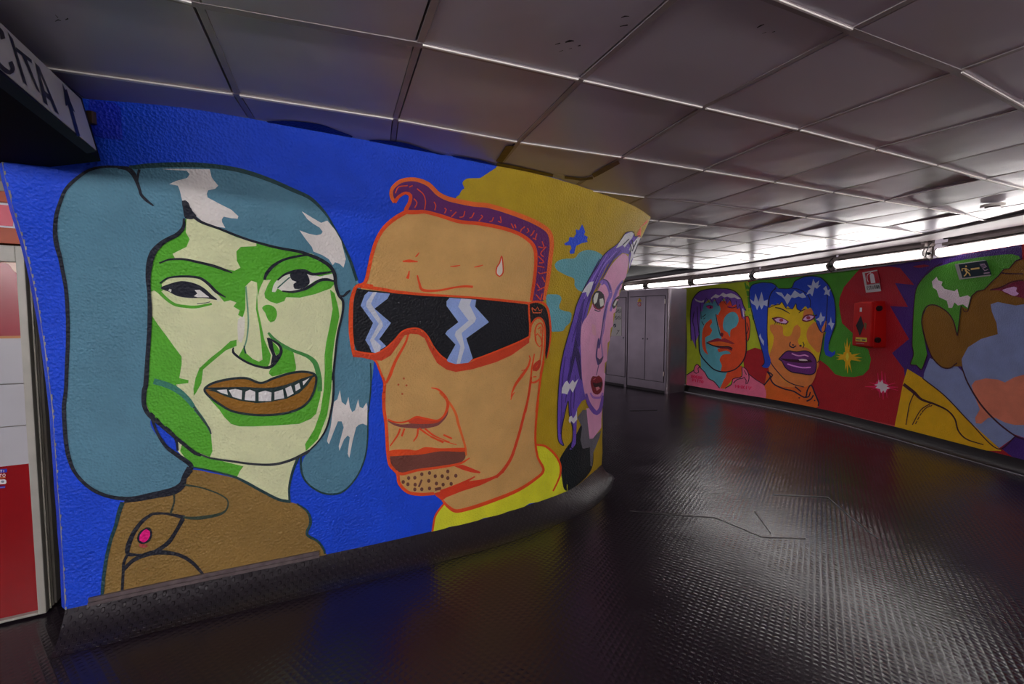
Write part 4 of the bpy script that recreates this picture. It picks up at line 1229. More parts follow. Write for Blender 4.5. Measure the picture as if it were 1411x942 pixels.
# sunglasses
P = PL()
gl = FF(90,125,180,138,400,160,550,170,700,183,950,198,1210,232,1216,440,1150,472,1000,532,850,592,740,640,680,620,620,560,560,450,520,402,440,395,390,412,340,462,280,515,220,550,100,530,72,450,78,250)
P.fill((17, 20, 27), gl, 6, False)
P.fill((182, 58, 30), FF(75,525,140,540,220,545,280,515,340,465,385,415,435,392,500,392,545,425,590,510,650,575,720,612,830,605,950,560,1100,500,1215,440,1215,478,1100,560,1000,605,850,650,740,668,680,652,620,610,570,520,540,450,500,425,450,420,410,430,370,490,320,560,260,595,200,590,140,575,75,570), 7, False)
P.stroke(OR, FF(205,110,160,105,115,105,90,125,68,200,62,300,62,400,70,480,82,560), [3,4,4.5,5,5.5,6,6,5.5,4], 8)
P.stroke(OR, FF(110,112,250,130,350,148,420,155,560,168,700,175,900,190,1080,208,1210,222), [4,4.5,4.5,4,3.5,2.5,3,3.5,3], 8)
P.stroke(OR, FF(85,530,140,542,220,548,285,515,345,460,392,408,440,388,500,388,550,425,600,510,660,575,740,612,850,590,1000,535,1150,472,1212,440), 2.2, 8)
P.stroke(OR, FF(1212,222,1214,300,1220,380,1215,450), 2.5, 8)
P.build('sunglasses', fig)
P = PL()
LB_ = (128, 152, 204); LW = (192, 198, 214)
P.fill(LB_, FF(175,147,315,160,300,192,215,258,322,350,245,455,290,500,220,545,195,538,180,500,155,460,205,350,125,238,150,170), 8.5, False)
P.fill(LW, FF(205,150,230,150,212,180,192,225,265,345,270,370,212,455,258,500,250,532,218,545,185,462,242,355,160,242,162,215), 9, False)
P.cut()
P.fill(LB_, FF(700,187,872,200,865,245,955,345,808,450,850,580,820,608,740,617,690,602,682,590,738,490,672,420,685,400,757,345,680,240,680,210), 8.5, False)
P.fill(LW, FF(775,192,842,197,830,235,872,320,862,345,778,415,797,510,768,612,745,614,770,500,733,430,740,405,822,335,755,245), 9, False)
P.build('lens_glint', fig)
P = PL()
P.fill((20, 20, 26), FF(1215,222,1290,228,1330,270,1348,400,1342,500,1325,585,1316,500,1318,380,1290,325,1250,330,1222,372), 6)
P.stroke(OR, FF(1213,222,1260,212,1310,225,1338,270,1354,400,1346,500,1330,580), [2.5,3,3,3,2.5,2,1.5], 7)
P.stroke((196,90,50), FF(1232,255,1240,285,1290,285,1298,262,1280,272,1268,248,1255,270,1232,250), 1.3, 7, smooth=False)
P.build('temple_arm', fig)
P = PL()
P.fill(SK, FF(1222,372,1250,330,1280,322,1305,345,1316,400,1312,520,1300,620,1285,680,1245,700,1230,560), 6.5)
P.stroke(OR, FF(1222,410,1228,365,1255,325,1285,318,1308,345,1317,400,1314,520,1302,620,1288,680), 2.4, 7.5)
P.stroke(OR, FF(1256,470,1252,400,1268,360,1292,352,1303,380,1300,440,1296,520,1285,590), 1.8, 7.5)
P.stroke(OR, FF(1258,432,1268,420,1290,450,1297,490,1282,505,1262,480,1256,440), 1.6, 7.5)
P.stroke(OR, FF(1272,390,1290,375,1290,420), 1.6, 7.5)
P.fill((176,52,30), FF(1240,625,1262,600,1290,590,1284,640,1262,664,1238,660), 8)
P.stroke(OR, FF(1248,550,1240,600,1232,640,1225,720,1232,738,1262,730,1285,710), [1.5,2,2,2,2.5,3,1.5], 7.5)
P.stroke(OR, FF(1240,700,1262,698), 1.6, 7.6); P.stroke(OR, FF(1258,640,1270,620), 1, 8.2)
P.build('ear', fig)
P = PL()
P.stroke((192,60,28), FF(1228,700,1215,800,1190,930) + G(1058,80,1040,150,1020,230,1000,300,960,420,910,500,860,550), [3,3,3,3,3.4,3.6,3.6,4,4.5,4], 6)
P.fill((190,54,26), G(925,488,900,515,840,545,780,562,650,580,540,630,455,655,510,702,540,680,640,640,760,602,860,555,910,520), 6, False)
P.stroke(OR, FF(1215,560,1222,580,1210,630,1170,690,1130,745,1105,800,1098,830), [1,2,3,4,3.5,2,1], 6)
P.stroke((190,70,40), FF(1160,692,1200,640), 1.4, 6); P.stroke((190,70,40), FF(1165,660,1198,650), 1.2, 6)
P.stroke(OR, G(980,0,965,20,955,50), [1,2,1], 6)
P.build('jaw_line', fig)
# nose
P = PL()
P.fill((120, 64, 62), G(158,182,200,198,250,208,330,200,400,205,470,190,530,140,552,85,545,150,490,212,440,228,380,236,240,225,185,205), 5.5)
P.fill((186,60,32), G(290,186,330,165,365,160,400,172,480,182,520,155,545,90,552,110,530,155,485,195,400,205,300,200), 5.8)
P.stroke(OR, G(160,175,200,192,250,195,300,182,345,160,400,170,480,182,525,150,548,90,540,50,500,5), [2.5,2.2,2,2.5,3,3,2.5,3,4,3,2], 6.2)
P.stroke(OR, FF(582,770,620,778,650,800,685,845,692,890), [1.2,2.5,3,3,3], 6.2)
P.stroke(OR2, G(495,0,560,70,600,140,615,200,640,280,660,350,668,410), [2.5,3,3.5,3.5,3,3,2.5], 6.2)
P.stroke(OR, FF(435,420,415,480,350,600,315,690,290,740), [2.5,3,4,4.5,3], 6)
for x_, y_ in ((405,710),(370,750),(422,755),(395,810)):
    P.dot((170,80,40), *FF(x_, y_)[0], 1.5, 6)
P.build('nose', fig)
P = PL()
P.fill((104, 58, 50), G(165,410,280,402,370,388,500,382,655,382,662,420,630,455,500,480,350,500,240,528,195,500,170,450), 6)
P.fill(OR, G(158,385,200,372,300,370,345,376,400,355,500,362,662,360,660,385,500,382,380,402,280,408,165,412), 6.5)
P.stroke(OR, G(165,395,168,450,190,490,222,520,260,528,350,505,500,485,630,460,690,425), [4,4,4,4,4,3.5,3.5,3,1.5], 6.6)
P.fill((190,54,26), G(590,478,640,468,680,482,760,515,755,525,700,518,640,500), 6.6, False)
P.stroke((190,54,26), G(500,640,590,610,650,585,725,545), [3,4,4,1.5], 6.6)
for x_, y_ in ((295,555),(335,553),(380,530),(430,522),(467,543),(512,543),(548,512),(548,555),(600,540),(260,580),(290,595),(337,597),(425,573),(475,590),(518,597),(570,592),(335,628),(380,627),(430,622)):
    P.dot((98, 58, 48), *G(x_, y_)[0], 2.3, 6.6, 2.7)
P.stroke((98,58,48), G(380,565,370,590,360,612), 2.6, 6.6); P.stroke((98,58,48), G(465,628,505,620), 4, 6.6)
for s_ in ((240,235,225,275,175,348),(268,235,250,285),(355,235,350,280,325,318),(362,232,400,260,430,280,470,300,605,340),(400,235,450,275,490,295,560,322),(520,275,575,300),(435,285,520,325)):
    P.stroke(OR, G(*s_), [2.4, 2.6, 1.6, 1.2], 6.6)
P.build('mouth', fig)

# ---------------------------------------------------------------- pink-faced woman on the nose of the pier
fig = empty('painted_portrait', surfL.hit(812, 480)[0], 'mural of a pink-faced woman with long purple hair at the far end of the pier', 'mural portrait')
def PL2(): return Paint(surfL, GL, 'left', 4.0)
VI = (92, 68, 164); PK = (222, 162, 200)
P = PL2()
P.fill((22, 30, 34), I(245,560,200,640,160,690,120,760,130,830,160,925,290,815,300,650,290,560), 2)
P.fill((92, 92, 102), I(215,530,245,488,272,488,280,580,285,645,345,600,335,640,302,720,296,795,286,790,284,690,245,698,232,650,242,580), 3, False)
P.build('jacket', fig)
P = PL2()
P.fill(PK, I(265,480,272,560,282,645,300,642,345,585,360,560,366,470), 3.4, False)
P.build('neck', fig)
P = PL2()
hair3 = HH(660,180,620,190,570,258,500,312,465,352,430,415,380,490,330,590,300,660,280,740,245,860,222,942) + I(140,180,122,280,112,400,108,500,108,600,115,660,140,682,146,678,130,640,132,590,150,500,166,440,172,520,188,580,190,640,180,690,172,702,186,702,208,670,212,560,215,480,240,440,262,430,250,200,260,0) + HH(350,800,400,600,500,400,600,320,640,330,640,520,655,470,680,400,705,330,722,285,732,235,712,208,690,212,680,216)
P.fill(VI, hair3, 3, False)
P.fill((44, 34, 84), I(205,90,190,180,160,330,175,330,205,200,230,320,240,330,232,200), 3.6, False)
P.fill((60, 44, 116), HH(300,800,320,700,350,620,335,760,330,900,310,940,290,940), 3.6)
for s_ in ((480,380,400,560,330,800),(520,340,440,480,380,640),(560,320,500,420,430,560),(360,600,310,760,270,900),(450,360,410,440,350,560),(590,300,540,360,470,480)):
    P.stroke((58, 40, 118), HH(*s_), [1, 1.8, 1], 4)
for s_ in ((150,200,135,330,130,480,125,600),(180,200,170,320,150,450),(185,360,180,480,195,600),(205,300,200,400,195,480),(140,500,125,620)):
    P.stroke((56, 38, 112), I(*s_), [1, 1.6, 1], 4)
for s_ in ((560,310,480,400,420,520),(500,330,400,500,350,620)):
    P.stroke((130, 104, 190), HH(*s_), [1, 2, 1], 4.1)
P.stroke(DK, HH(660,180,620,190,570,258,500,312,465,352,430,415,380,490,330,590,300,660,280,740,245,860,222,942) + I(140,180,122,280,112,400,108,500,108,600,115,660,142,682,130,640,132,590,150,500,166,440,172,520,188,580,190,640,180,690,200,700), 1.1, 4.5)
P.stroke(DK, HH(655,180,672,185,680,215,712,208,722,225,708,265), 1.2, 4.5)
P.build('hair', fig)
P = PL2()
face3 = HH(600,325,634,343,636,380,630,430,622,480,626,530,610,600,586,680,562,780,540,940) + I(415,100,396,250,380,360,366,440,340,480,315,510,290,495,262,430,242,330,235,200,232,100,240,0) + HH(330,860,338,780,375,720,400,660,430,580,460,520,480,480,530,395)
P.fill(PK, face3, 5)
P.stroke((118,90,176), HH(455,520,480,505,505,530,520,590,500,640,480,740,470,830,440,940), [6,7,6,5,4,4,3,3], 5.5)
P.stroke((118,90,176), HH(600,500,570,545,545,610,520,700), [2,4,4,3], 5.5)
P.stroke((60,44,100), HH(470,490,500,505,520,560), 1.4, 6); P.stroke((60,44,100), HH(605,510,580,530,565,560), 1.2, 6)
P.stroke((64,48,110), HH(500,640,478,730,462,830,445,940) + I(330,100,318,180,318,205,328,245), [1.2,1.4,1.4,1.4,1.5,2,2.2], 6)
P.stroke((150,110,170), I(360,0,345,120,350,200,335,240), [2,2,2,1.5], 5.6)
P.fill((70,50,90), I(318,200,335,215,355,195,348,225,330,245,320,225), 6)
P.stroke((100,70,160), I(262,400,275,450,300,490,320,505,340,480,352,410), [3,5,6,6,5,3], 5.6)
P.stroke((150,100,180), I(285,395,300,420,340,420,352,395), [2,3,3,2], 5.6)
P.stroke((70,50,100), I(330,245,324,270,318,300), 1, 6)
P.fill((224,168,190), HH(400,780,420,790,425,860,405,850), 5.4)
P.build('face', fig)
P = PL2()
P.fill((30, 22, 36), HH(400,620,415,580,445,565,475,590,482,640,470,675,440,690,412,675), 6)
P.fill((200, 204, 196), HH(408,618,425,580,440,580,430,640,415,655), 7); P.fill((200,204,196), HH(448,620,470,615,474,660,455,672), 7)
P.stroke((140, 30, 50), HH(405,650,425,680,450,688,478,668), 1.4, 7)
P.stroke((60,30,70), HH(415,690,440,700,455,695), 1.4, 7)
P.cut()
P.fill((30, 22, 36), HH(528,665,545,625,572,600,580,608,560,660,540,685), 6)
P.fill((200, 204, 196), HH(538,660,552,630,562,625,550,665), 7)
P.build('eye', fig)
P = PL2()
P.fill((112, 18, 34), I(285,335,298,305,318,308,330,302,345,315,352,345,345,385,325,405,300,395), 6)
P.fill((30, 12, 18), I(296,340,320,345,348,335,342,365,318,372,302,360), 7)
P.fill((190, 120, 130), I(312,366,330,362,336,372,318,385), 7.5); P.stroke((180,90,110), I(300,325,312,318), 1.2, 7.5)
P.build('mouth', fig)
P = PL2()
HW = (196, 198, 204)
P.fill(HW, HH(655,183,672,195,660,225,630,262,612,285,600,270,570,285,555,290,580,250,615,200), 5, False)
P.cut()
P.fill(HW, HH(700,215,716,220,712,250,690,300,672,340,655,370,640,420,648,360,655,320,640,300,652,270,680,240), 5, False)
P.cut()
P.fill(HW, HH(412,505,395,560,370,608,362,575,335,580,360,540,385,510), 5, False)
P.cut()
P.fill(HW, I(148,338,160,330,172,350,190,325,200,340,222,318,205,360,190,395,175,370,160,405,148,400,130,398,132,370), 5, False)
P.cut()
P.fill(HW, I(172,525,185,520,192,535,205,515,212,490,214,540,195,562,182,548,175,560,168,548), 5, False)
for s_ in ((600,270,640,230),(640,250,655,290,640,330),(660,235,670,290),(690,240,660,310),(700,260,672,330)):
    P.stroke((36, 30, 60), HH(*s_), 1.4, 5.6)
P.build('hair_shine', fig)
# ------------------------------------------------------------------ painted figures on the right wall
GR = 2.1
K = fr(930, 370, .21237); S = fr(940, 385, .1699); L_ = fr(1030, 370, .2124); M_ = fr(1130, 340, .27586); N_ = fr(1221, 330, .3293)
R7 = fr(1130, 460, .12739); R3 = fr(1300, 340, .09552); R1 = fr(940, 500, .08505)
def PR(g=8.0): return Paint(surfR, GR, 'right', g)
LIME = (134, 146, 28); GN = (52, 112, 28); RED = (146, 22, 24); NAVY = (52, 28, 92); WHR = (180, 170, 178)
P = PR(7)
P.fill(LIME, [(938,398),(960,394),(1000,390),(1030,387)] + K(480,90,500,250,560,400,600,520) + K(560,525,520,512,475,530,440,545) + [(1030,560),(990,541),(944,531)], 1, False)
P.build('lime_background', wr)
P = PR(8)
P.fill(GN, K(450,92,560,70) + [(1050,385.5),(1080,383),(1111,379.5),(1150,375),(1182,371)] + M_(180,130,120,200,100,250,95,290,110,380,140,410,175,440,200,490,240,510,255,560,245,610,215,640,170,650,110,647,75,635,40,595,0,565) + K(940,600,700,600,480,300,470,180), 1, False)
P.build('green_background', wr)
P = PR(12)
P.fill(NAVY, M_(290,90,400,80,500,72) + [(1285,356.5),(1350,346.5),(1408,337)] + [(1411,400),(1300,560),(1249,540)] + M_(420,610,360,530,445,460,350,295,440,300,375,180,470,190,400,105), 1, False)
P.fill((118, 20, 34), M_(465,98,520,88,548,95,500,104), 1.5)
P.fill(NAVY, [(1380,618),(1392,612)] + N_(480,875,545,820,577,830) + [(1450,600),(1470,648),(1425,637),(1395,629)], 1, False)
P.build('navy_background', wr)
P = PR(12)
P.fill((128,24,34), M_(190,128,290,108,400,105,470,188,375,180,440,300,350,295,200,240,120,200), 1.5, False)
P.build('red_burst', wr)
P = PR()
P.stroke((150, 60, 62), [(1040,549),(1100,559),(1160,571),(1234,587)], 1.6, 1.4)
P.build('pale_edge_line', wr)

# ---------------------------------------------------------------- teal and orange face
fig = empty('painted_portrait', surfR.hit(990, 460)[0], 'mural of a half teal, half orange face with purple fringe on the lime wall', 'mural portrait')
TL = (70, 130, 142); ORR = (190, 66, 28); PKK = (196, 92, 122); PUR = (92, 58, 140); KD = (26, 18, 34)
P = PR()
P.fill(PKK, [(944.5,530)] + R1(75,195,190,120,205,60,245,20,290,60,320,110,370,150,430,250,520,300,610,410,700,420,800,340,820,260,970,215,970,65,1040,95,1080,180,1200,270,1330,350,1365,440,1375,580,1000,525,700,475,400,428,60,372), 3, False)
P.stroke(KD, R1(75,195,190,120), 0.9, 4); P.stroke(KD, R1(300,50,260,90,270,150,230,170,195,145,200,80,245,18,310,90,370,150,430,250,520,300,610,410), 0.9, 4)
P.stroke(KD, R1(700,410,800,345,825,260,900,240,970,215,975,65,1035,95,1080,180,1085,260,1060,330,1035,340,1040,280,1010,230,980,250,900,265,835,325), 0.9, 4)
P.stroke(KD, R1(1010,120,1045,190), 0.8, 4); P.stroke(KD, R1(1080,180,1200,270,1330,350), 0.8, 4)
sig = (176, 14, 66)
P.text(sig, 'ROSSO', R1(148,195,330,225,330,262,152,240), 1.0, 4); P.text(sig, 'PITTO', R1(165,255,350,290,345,328,165,300), 1.0, 4)
P.text(sig, 'MMXIV', R1(860,350,1130,385,1115,435,865,400), 1.0, 4)
P.build('pink_collar', fig)
P = PR()
P.fill(TL, S(145,500,155,720,215,800,260,820,305,885,370,760,320,640,300,500), 2, False)
P.fill(ORR, S(370,745,345,800,305,888,350,880,410,810,480,790,485,700,400,700), 2.2, False)
P.build('neck', fig)
P = PR()
P.fill(ORR, S(515,300,535,295,548,330,552,400,545,470,530,500,515,480), 2)
P.stroke(KD, S(515,300,535,295,550,340,552,400,545,470,530,503,515,480), 0.8, 3); P.stroke(KD, S(525,350,540,400,525,440), 0.8, 3)
P.build('ear', fig)
P = PR()
P.fill(TL, S(135,280,150,220,170,200,300,170,420,180,500,230,515,330,522,560,500,650,440,720,370,745,300,742,245,715,160,620,140,560), 2.5)
P.fill(ORR, S(300,180,420,180,495,230,515,330,522,560,500,650,440,720,370,747,315,742,325,700,305,650,330,610,395,600,360,575,300,590,285,565,330,545,320,470,290,300,315,240), 3)
P.fill(TL, S(420,262,450,285,460,330,440,380,395,410,390,468,370,430,340,410,332,370,345,310,380,272), 3.5)
P.fill(ORR, S(240,320,245,350,225,380,245,410,225,450,190,470,195,560,212,612,185,590,165,540,165,430,190,360), 3.5)
P.fill(PKK, S(148,190,163,180,165,255,150,260), 3.6)
P.fill(ORR, S(280,280,300,380,330,440,330,400,305,300), 3.6)
P.fill((80,20,40), S(305,440,325,430,338,440,330,465,312,460), 4)
P.stroke(KD, S(275,280,290,370,310,450), 0.8, 4); P.stroke(KD, S(165,305,195,282), 0.8, 4); P.stroke(KD, S(175,320,190,310), 0.7, 4); P.stroke(KD, S(160,340,178,370), 0.7, 4)
P.stroke(KD, S(140,300,140,560,160,625,245,718,300,744,370,748,440,722,500,652,523,560,515,330,510,280), 1.3, 4.5)
P.build('face', fig)
P = PR()
P.fill((150, 30, 90), S(195,215,250,213,252,232,225,240,205,230), 4); P.stroke((60,10,50), S(195,218,225,210,252,216), 1, 4.5); P.dot((40,10,40), *S(232,226)[0], 1.4, 4.6)
P.cut()
P.fill((150, 30, 90), S(375,212,410,212,405,225,385,228), 4); P.stroke((60,10,50), S(370,222,410,230,445,220), 1, 4.5)
P.build('eye', fig)
P = PR()
P.fill((120, 28, 44), S(202,512,240,492,290,475,325,485,345,475,385,495,430,522,380,520,300,508), 4)
P.fill((214, 98, 36), S(215,515,300,502,380,515,405,525,380,540,300,538,240,532), 4.5)
P.fill((90, 20, 36), S(240,535,300,540,380,545,408,555,405,578,370,562,330,560,290,552), 4)
P.stroke(KD, S(200,512,260,538,330,545,380,545,410,560), 1.2, 5)
P.build('mouth', fig)
P = PR()
P.fill(PUR, S(70,300,78,200,95,150,140,100,200,82,290,75,380,80,440,105,485,160,500,210,522,250,500,250,508,330,490,300,470,230,450,240,440,200,410,215,395,165,365,200,345,150,310,190,290,215,265,160,245,195,220,160,180,200,160,260,150,240,148,300,140,440,115,500,115,560,90,500,75,480), 5, False)
P.stroke(KD, S(75,500,70,300,78,200,95,150,140,100,200,80,290,72,380,77,440,102,485,158,500,210,522,252), 1, 6)
P.stroke(KD, S(100,260,90,340,105,410,115,560), 0.8, 6); P.stroke(KD, S(125,220,130,330,140,440), 0.8, 6); P.stroke(KD, S(150,190,158,320), 0.7, 6)
for s_ in ((180,195,200,150,225,190,235,150,250,195,268,155,300,215),(310,190,325,150,362,205,370,150,395,165,410,215,440,170,450,240,470,200,490,320)):
    P.stroke(KD, S(*s_), 0.8, 6, smooth=False)
P.build('hair', fig)
P = PR()
P.fill((206, 200, 206), S(102,152,125,165,160,175,182,165,180,185,140,185,115,175), 6.4)
P.cut()
P.fill((206, 200, 206), S(235,150,275,118,305,130,335,105,360,120,400,110,430,120,480,155,455,160,430,145,400,150,370,138,345,145,320,130,290,150,260,145,240,162), 6.4, False)
P.stroke((200,190,200), S(495,235,505,300), 1.2, 6.4)
P.build('hair_shine', fig)

# ---------------------------------------------------------------- woman with blue buns
fig = empty('painted_portrait', surfR.hit(1098, 460)[0], 'mural of a yellow and orange-faced woman with blue hair buns and purple lips', 'mural portrait')
BL = (22, 52, 150); YE = (208, 178, 22); OS = (196, 116, 58); KP = (24, 14, 40)
P = PR()
P.fill((178, 82, 24), L_(110,755,130,665,170,700,175,750,230,765,360,770,415,750,430,800,468,890,458,908,300,878,127,848), 3, False)
P.stroke(KP, L_(108,757,150,700,128,668,165,690,150,710,175,750,240,780,300,795,375,835,390,790,415,755,440,810,465,870,462,892), 1.5, 4.2)
P.stroke(KP, L_(375,835,400,830,410,800), 1.3, 4.2); P.stroke(KP, L_(310,765,350,798), 1.3, 4.2); P.stroke(KP, L_(385,860,415,845,430,820), 1.6, 4.2)
P.dot(KP, *L_(338,838)[0], 1.3, 4.2, .8); P.dot(KP, *L_(438,855)[0], 1, 4.2)
P.build('orange_collar', fig)
P = PR()
P.fill(OS, L_(155,600,170,740,230,765,360,768,415,750,440,690,455,600), 3.2)
P.fill(YE, L_(135,250,200,215,300,230,420,260,430,330,500,400,490,470,465,600,455,610,445,680,420,740,370,768,300,755,240,725,175,640,150,600,140,560,130,400), 4)
P.fill(OS, L_(150,365,180,362,230,375,235,430,280,435,305,375,325,362,345,380,345,430,330,470,345,500,400,520,455,600,448,680,420,742,370,768,300,755,240,722,180,645,150,600,145,560,165,500,172,440,150,400), 4.4)
P.fill(OS, L_(440,345,400,380,385,430,400,480,460,545,480,520,490,440,505,400,480,390,455,360), 4.4)
P.fill(OS, L_(370,270,420,262,425,300,390,305,365,330,362,295), 4.3)
P.stroke(KP, L_(132,240,128,400,138,560,160,620,240,715,300,750,370,768), [0.9,0.9,1,1,1,1,.9], 5)
P.stroke(KP, L_(455,610,465,600,485,500,498,420), 0.9, 5)
P.stroke(KP, L_(182,252,215,258,250,275,278,292), [1,1.4,1.2,.6], 5); P.stroke(KP, L_(335,288,350,275,380,262), [.6,1.2,.8], 5)
P.stroke(KP, L_(282,475,275,500,300,512,318,500), [1,1.2,1.6,1], 5); P.dot(KP, *L_(298,495)[0], 1.6, 5, 1); P.dot(KP, *L_(347,500)[0], 1.8, 5, 1.4); P.stroke(KP, L_(362,475,370,495,362,515), 1, 5)
P.build('face', fig)
P = PR()
P.fill((90, 18, 44), L_(163,320,190,312,230,318,272,345,255,362,215,355,180,345), 5)
P.fill((190, 150, 190), L_(178,328,200,320,235,325,262,345,250,355,215,350,190,342), 5.5)
P.dot((130, 40, 70), *L_(222,334)[0], 2.9, 6, 2.2)
for x_ in range(185, 265, 14): P.stroke(KP, L_(x_, 345, x_ - 6, 362), 0.7, 5.4)
P.stroke(KP, L_(163,320,172,330), 1.2, 5.5)
P.cut()
P.fill((90, 18, 44), L_(355,335,372,305,400,296,448,308,420,335,385,345), 5)
P.fill((190, 150, 190), L_(362,330,380,310,405,303,435,310,412,330,385,338), 5.5)
P.dot((130, 40, 70), *L_(398,318)[0], 2.9, 6, 2.4); P.stroke(KP, L_(440,305,455,300), 1.2, 5.6)
P.build('eye', fig)
P = PR()
P.fill((82, 30, 92), L_(208,585,245,545,270,535,320,540,375,535,410,545,440,580,448,620,440,670,410,685,350,678,290,668,250,640,228,600), 6)
P.fill((40, 8, 24), L_(215,583,260,585,320,590,370,592,410,590,425,605,370,612,310,608,255,600), 6.5)
P.fill((200, 190, 190), L_(335,588,360,585,388,590,395,597,365,598,340,596), 7)
P.stroke(KP, L_(205,588,245,545,270,533,320,540,375,533,412,545,442,580,450,620,442,672,410,688,350,680,290,670,250,642,226,600,208,588), 1.1, 7)
P.stroke((190,130,180), L_(290,550,320,562,345,565,375,560,400,570), 1.4, 7); P.stroke((190,120,190), L_(262,618,300,630,360,642,415,640), 1.5, 7)
P.build('lips', fig)
P = PR()
P.fill(BL, L_(140,250,66,410,20,215,18,130,35,105,95,92,160,95,190,115,205,130,285,128,310,85,370,55,420,50,480,60,530,110,560,180,573,260,572,360,550,430,530,480,530,530,555,545,572,530,572,555,545,575,510,560,498,520,505,440,515,410,480,410,455,370,440,300,420,262,410,250,395,262,380,240,350,272,325,262,318,225,295,262,280,258,262,240,255,258,225,215,212,232,200,225,185,235,160,232,145,250), 5.5, False)
P.fill(BL, L_(18,180,64,400,92,505,108,565,114,610,95,632,105,642,130,645,150,625,152,590,138,540,128,400,135,250,160,150,60,140), 5.4)
P.fill(OS, L_(515,330,518,360,505,405,488,412,482,395,500,360), 6)
P.stroke(KP, L_(135,250,130,400,135,500), .8, 6.5)
P.stroke(KP, L_(95,632,112,612,106,565,90,505,62,400,32,285,18,215,15,150,35,105,95,90,160,93,190,113,170,140,148,180,140,240), .9, 6.5)
P.stroke(KP, L_(205,128,285,126,310,83,370,53,420,48,480,58,530,108,562,180,575,260,573,360,550,430,532,490), .9, 6.5)
P.stroke(KP, L_(190,128,160,150,142,200,140,250,185,235,212,232,225,215,255,258,280,258,295,262,318,225,325,262,350,272), .8, 6.5)
P.stroke(KP, L_(285,126,340,135,390,165,412,210,410,250), .8, 6.5)
P.stroke(KP, L_(518,110,522,200,516,320,505,405,490,415,470,395,450,350), .9, 6.6)
P.build('hair', fig)
P = PR()
HB = (150, 160, 184)
P.fill(HB, L_(18,195,45,215,55,160,75,215,95,148,110,210,135,200,132,245,110,235,95,265,80,235,65,270,55,240,30,225), 7, False)
P.cut()
P.fill(HB, L_(185,150,225,155,245,185,262,160,285,175,310,140,345,165,365,155,385,185,360,190,335,180,310,190,290,185,262,235,245,200,225,180,200,165), 7, False)
P.cut()
P.fill(HB, L_(430,65,445,95,470,75,462,110,480,105,455,130,440,120,425,180,410,160,385,170,400,140,415,130,390,105,420,110), 7, False)
P.cut()
P.fill(HB, L_(515,110,525,140,545,130,535,155,540,180,520,165,500,170,510,145,495,130), 7, False)
P.cut()
P.fill(HB, L_(480,280,490,310,508,310,500,335,485,345,480,370,470,340,448,330,470,315), 7, False)
P.cut()
P.fill(HB, L_(545,310,552,350,568,355,560,375,550,400,542,370,525,360,540,345), 7, False)
P.cut()
P.fill(HB, L_(85,420,95,450,110,470,108,500,95,480,78,440), 7, False)
P.build('hair_shine', fig)

# ---------------------------------------------------------------- stars
P = PR()
fig = P
SY = (206, 162, 20)
for (a, b_) in (((298,35),(300,430)),((268,85),(275,400)),((335,75),(350,420)),((275,150),(305,435))):
    P.fill(SY, R7(*a, 320, 240, *b_, 280, 240), 5, False)
for (a, b_) in (((180,212),(445,208)),((172,245),(468,258)),((180,280),(450,298)),((200,262),(455,290))):
    P.fill(SY, R7(*a, 300, 228, *b_, 300, 275), 5, False)
P.fill(SY, R7(262,200,300,185,340,200,350,250,335,295,300,310,265,290,255,245), 5.2)
P.fill((200, 190, 60), R7(300,200,320,245,300,290,282,245), 5.5)
tag(P.build('painted_star'), 'yellow painted star on the green patch below the extinguisher box', 'mural star')
P = PR()
PKS = (176, 24, 76)
for (x0, y0, x1, y1, w_) in ((490,570,850,575,3),(672,400,690,710,3),(630,420,650,690,1.5),(705,420,730,690,1.5),(540,525,850,610,1.5),(560,600,820,530,1.5)):
    mx, my = (x0 + x1) / 2, (y0 + y1) / 2
    P.stroke(PKS, R7(x0, y0, mx, my, x1, y1), [0.5, w_, 0.5], 4.5)
P.fill(PKS, R7(600,540,640,500,690,495,740,540,750,600,700,640,650,630,610,590), 4.8)
P.fill((188, 176, 182), R7(640,492,655,525,680,492,692,535,750,552,725,570,768,585,730,595,710,640,692,610,668,638,655,595,605,582,628,562,592,550,632,538), 5.5, False)
tag(P.build('painted_star'), 'white painted star with pink glow low on the red wall', 'mural star')

# ---------------------------------------------------------------- green-haired profile
fig = empty('painted_portrait', surfR.hit(1350, 450)[0], 'mural of a brown-faced figure with green hair and yellow coat at the right edge', 'mural portrait')
BR = (104, 72, 20); GRY = (104, 116, 152); SAL = (190, 112, 88); YC = (200, 156, 16)
P = PR(10)
P.fill(YC, N_(90,540,155,580,250,650,350,750,484,884,430,890,300,862,160,818,36,782,55,690,72,600), 2, False)
KB = (48, 16, 30)
P.stroke(KB, N_(75,605,120,640,150,668,210,690,260,715,290,750,305,800,340,835,410,858), [3.5,3.5,2.5,2,1.6,1.6,1.6,1.4,1], 4)
P.stroke(KB, N_(118,645,100,690,85,775), 1.1, 4); P.stroke(KB, N_(190,685,150,710,122,755,112,775), 1.1, 4)
for k in range(8):
    P.stroke(KB, N_(195 - k * 9, 692 + k * k * 1.35, 188 - k * 9, 698 + (k + .4) ** 2 * 1.35), 1.0, 4)
P.build('yellow_coat', fig)
P = PR(10)
P.fill(GRY, N_(185,495,160,560,158,585,230,640,350,760,475,872,545,822,430,700,330,560,300,530,240,520), 2.6, False)
P.stroke(KB, N_(155,580,250,655,350,760,470,875,545,822), 1.2, 4.2)
P.build('neck', fig)
P = PR(12)
P.fill(BR, N_(350,100,560,85) + [(1450,352),(1470,420),(1480,520),(1480,600)] + N_(577,825,430,700,350,610,318,530,240,530,200,300,310,270), 3, False)
P.fill(GRY, N_(440,270,470,260,510,268,545,275,577,270) + [(1460,412),(1480,520),(1482,612)] + N_(590,832,540,815,430,720,360,640,325,555,318,500,345,450,400,415,470,395,465,350,445,300), 3.5, False)
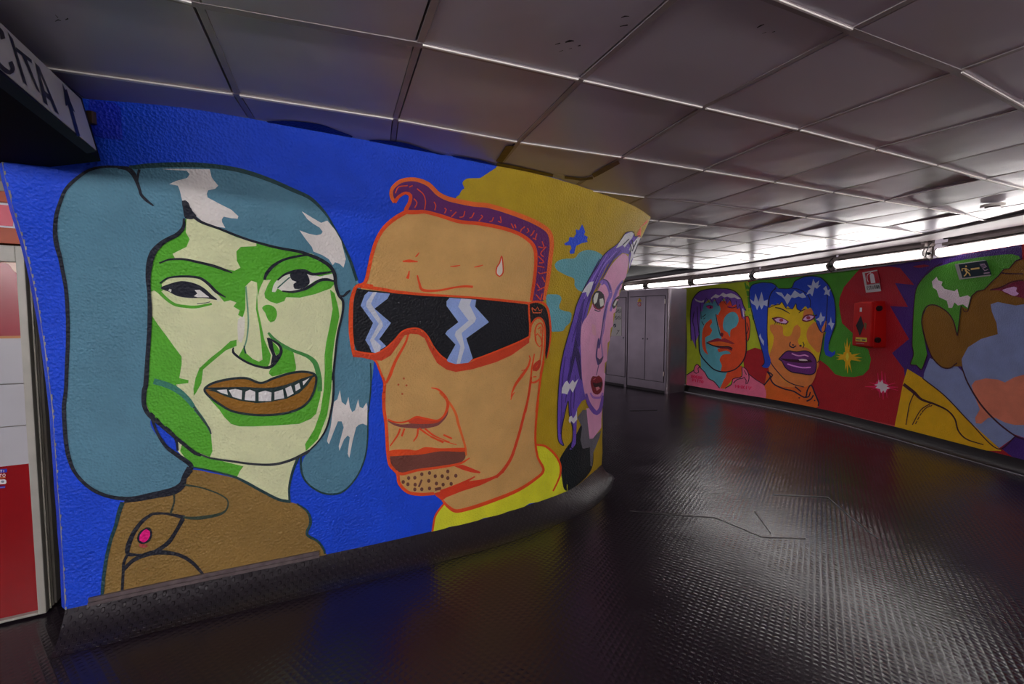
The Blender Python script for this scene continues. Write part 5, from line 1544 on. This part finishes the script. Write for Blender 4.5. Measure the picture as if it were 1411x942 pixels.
P.fill(SAL, N_(360,610,375,590,420,580,470,585,500,597,540,575,577,565) + [(1450,515),(1460,590)] + N_(590,775,540,775,500,765,460,745,430,745,400,770,378,768,375,745,395,710,375,660), 3.8, False)
P.stroke(KB, N_(318,530,345,600,400,690,470,765,545,822,590,840), [1.4,1.6,1.8,1.8,1.6,1.2], 4.4)
P.build('face', fig)
P = PR(12)
P.fill(BR, N_(165,300,180,278,215,275,260,300,285,340,300,400,318,460,300,520,270,535,230,530,190,480,165,400,152,340), 4.2)
P.stroke(KB, N_(300,400,285,340,260,303,215,275,180,275,160,300,152,345,165,410,195,490,235,532,270,537,300,515), 1.3, 5)
P.build('ear', fig)
P = PR()
P.fill((96, 18, 48), N_(440,210,490,200,530,180,577,172) + [(1425,392),(1425,412)] + N_(560,240,510,228,480,212), 4.2)
P.fill((178, 140, 180), N_(490,210,540,195,552,200,548,215,560,225,540,235,510,222), 5)
P.stroke((60,10,30), N_(440,210,490,196,530,176,577,168), 1.4, 5.2)
P.stroke(KB, N_(455,128,500,140,577,142), 1.4, 4.4)
P.build('eye', fig)
P = PR(10)
HG = (58, 118, 34)
P.fill(HG, [(1401,357.7),(1408,356),(1405,352),(1395,349.5),(1381,350.5),(1350,354),(1319,359),(1290,368)] + N_(170,150,140,180,125,210,118,300,112,440,118,480,105,520,130,525,150,542,165,510,175,480,160,400,152,340,162,300,180,277,215,272,260,300,290,350,302,400,312,340,320,280,345,290,352,275,360,235,380,215,415,210,450,170,470,152,495,125,520,120,545,90) , 4.6, False)
P.stroke(KB, N_(577,75,545,90,520,120,498,122,475,150,450,172,415,208,385,215,362,235,352,278,345,300,330,300,318,275,310,340,302,402), 1.1, 5.6, smooth=False)
P.stroke(KB, [(1300,362),(1285,370)] + N_(150,170,128,210,118,300,112,440,118,480,105,522,130,525,150,545,166,510,176,480), 1, 5.6)
P.build('hair', fig)
P = PR(10)
P.fill((182, 168, 176), N_(195,175,215,155,222,170,240,175,235,190,248,205,290,215,302,205,312,240,345,232,357,240,345,285,325,270,305,275,290,262,280,285,265,285,258,255,225,240,215,210,200,200), 5.5, False)
P.build('hair_shine', fig)
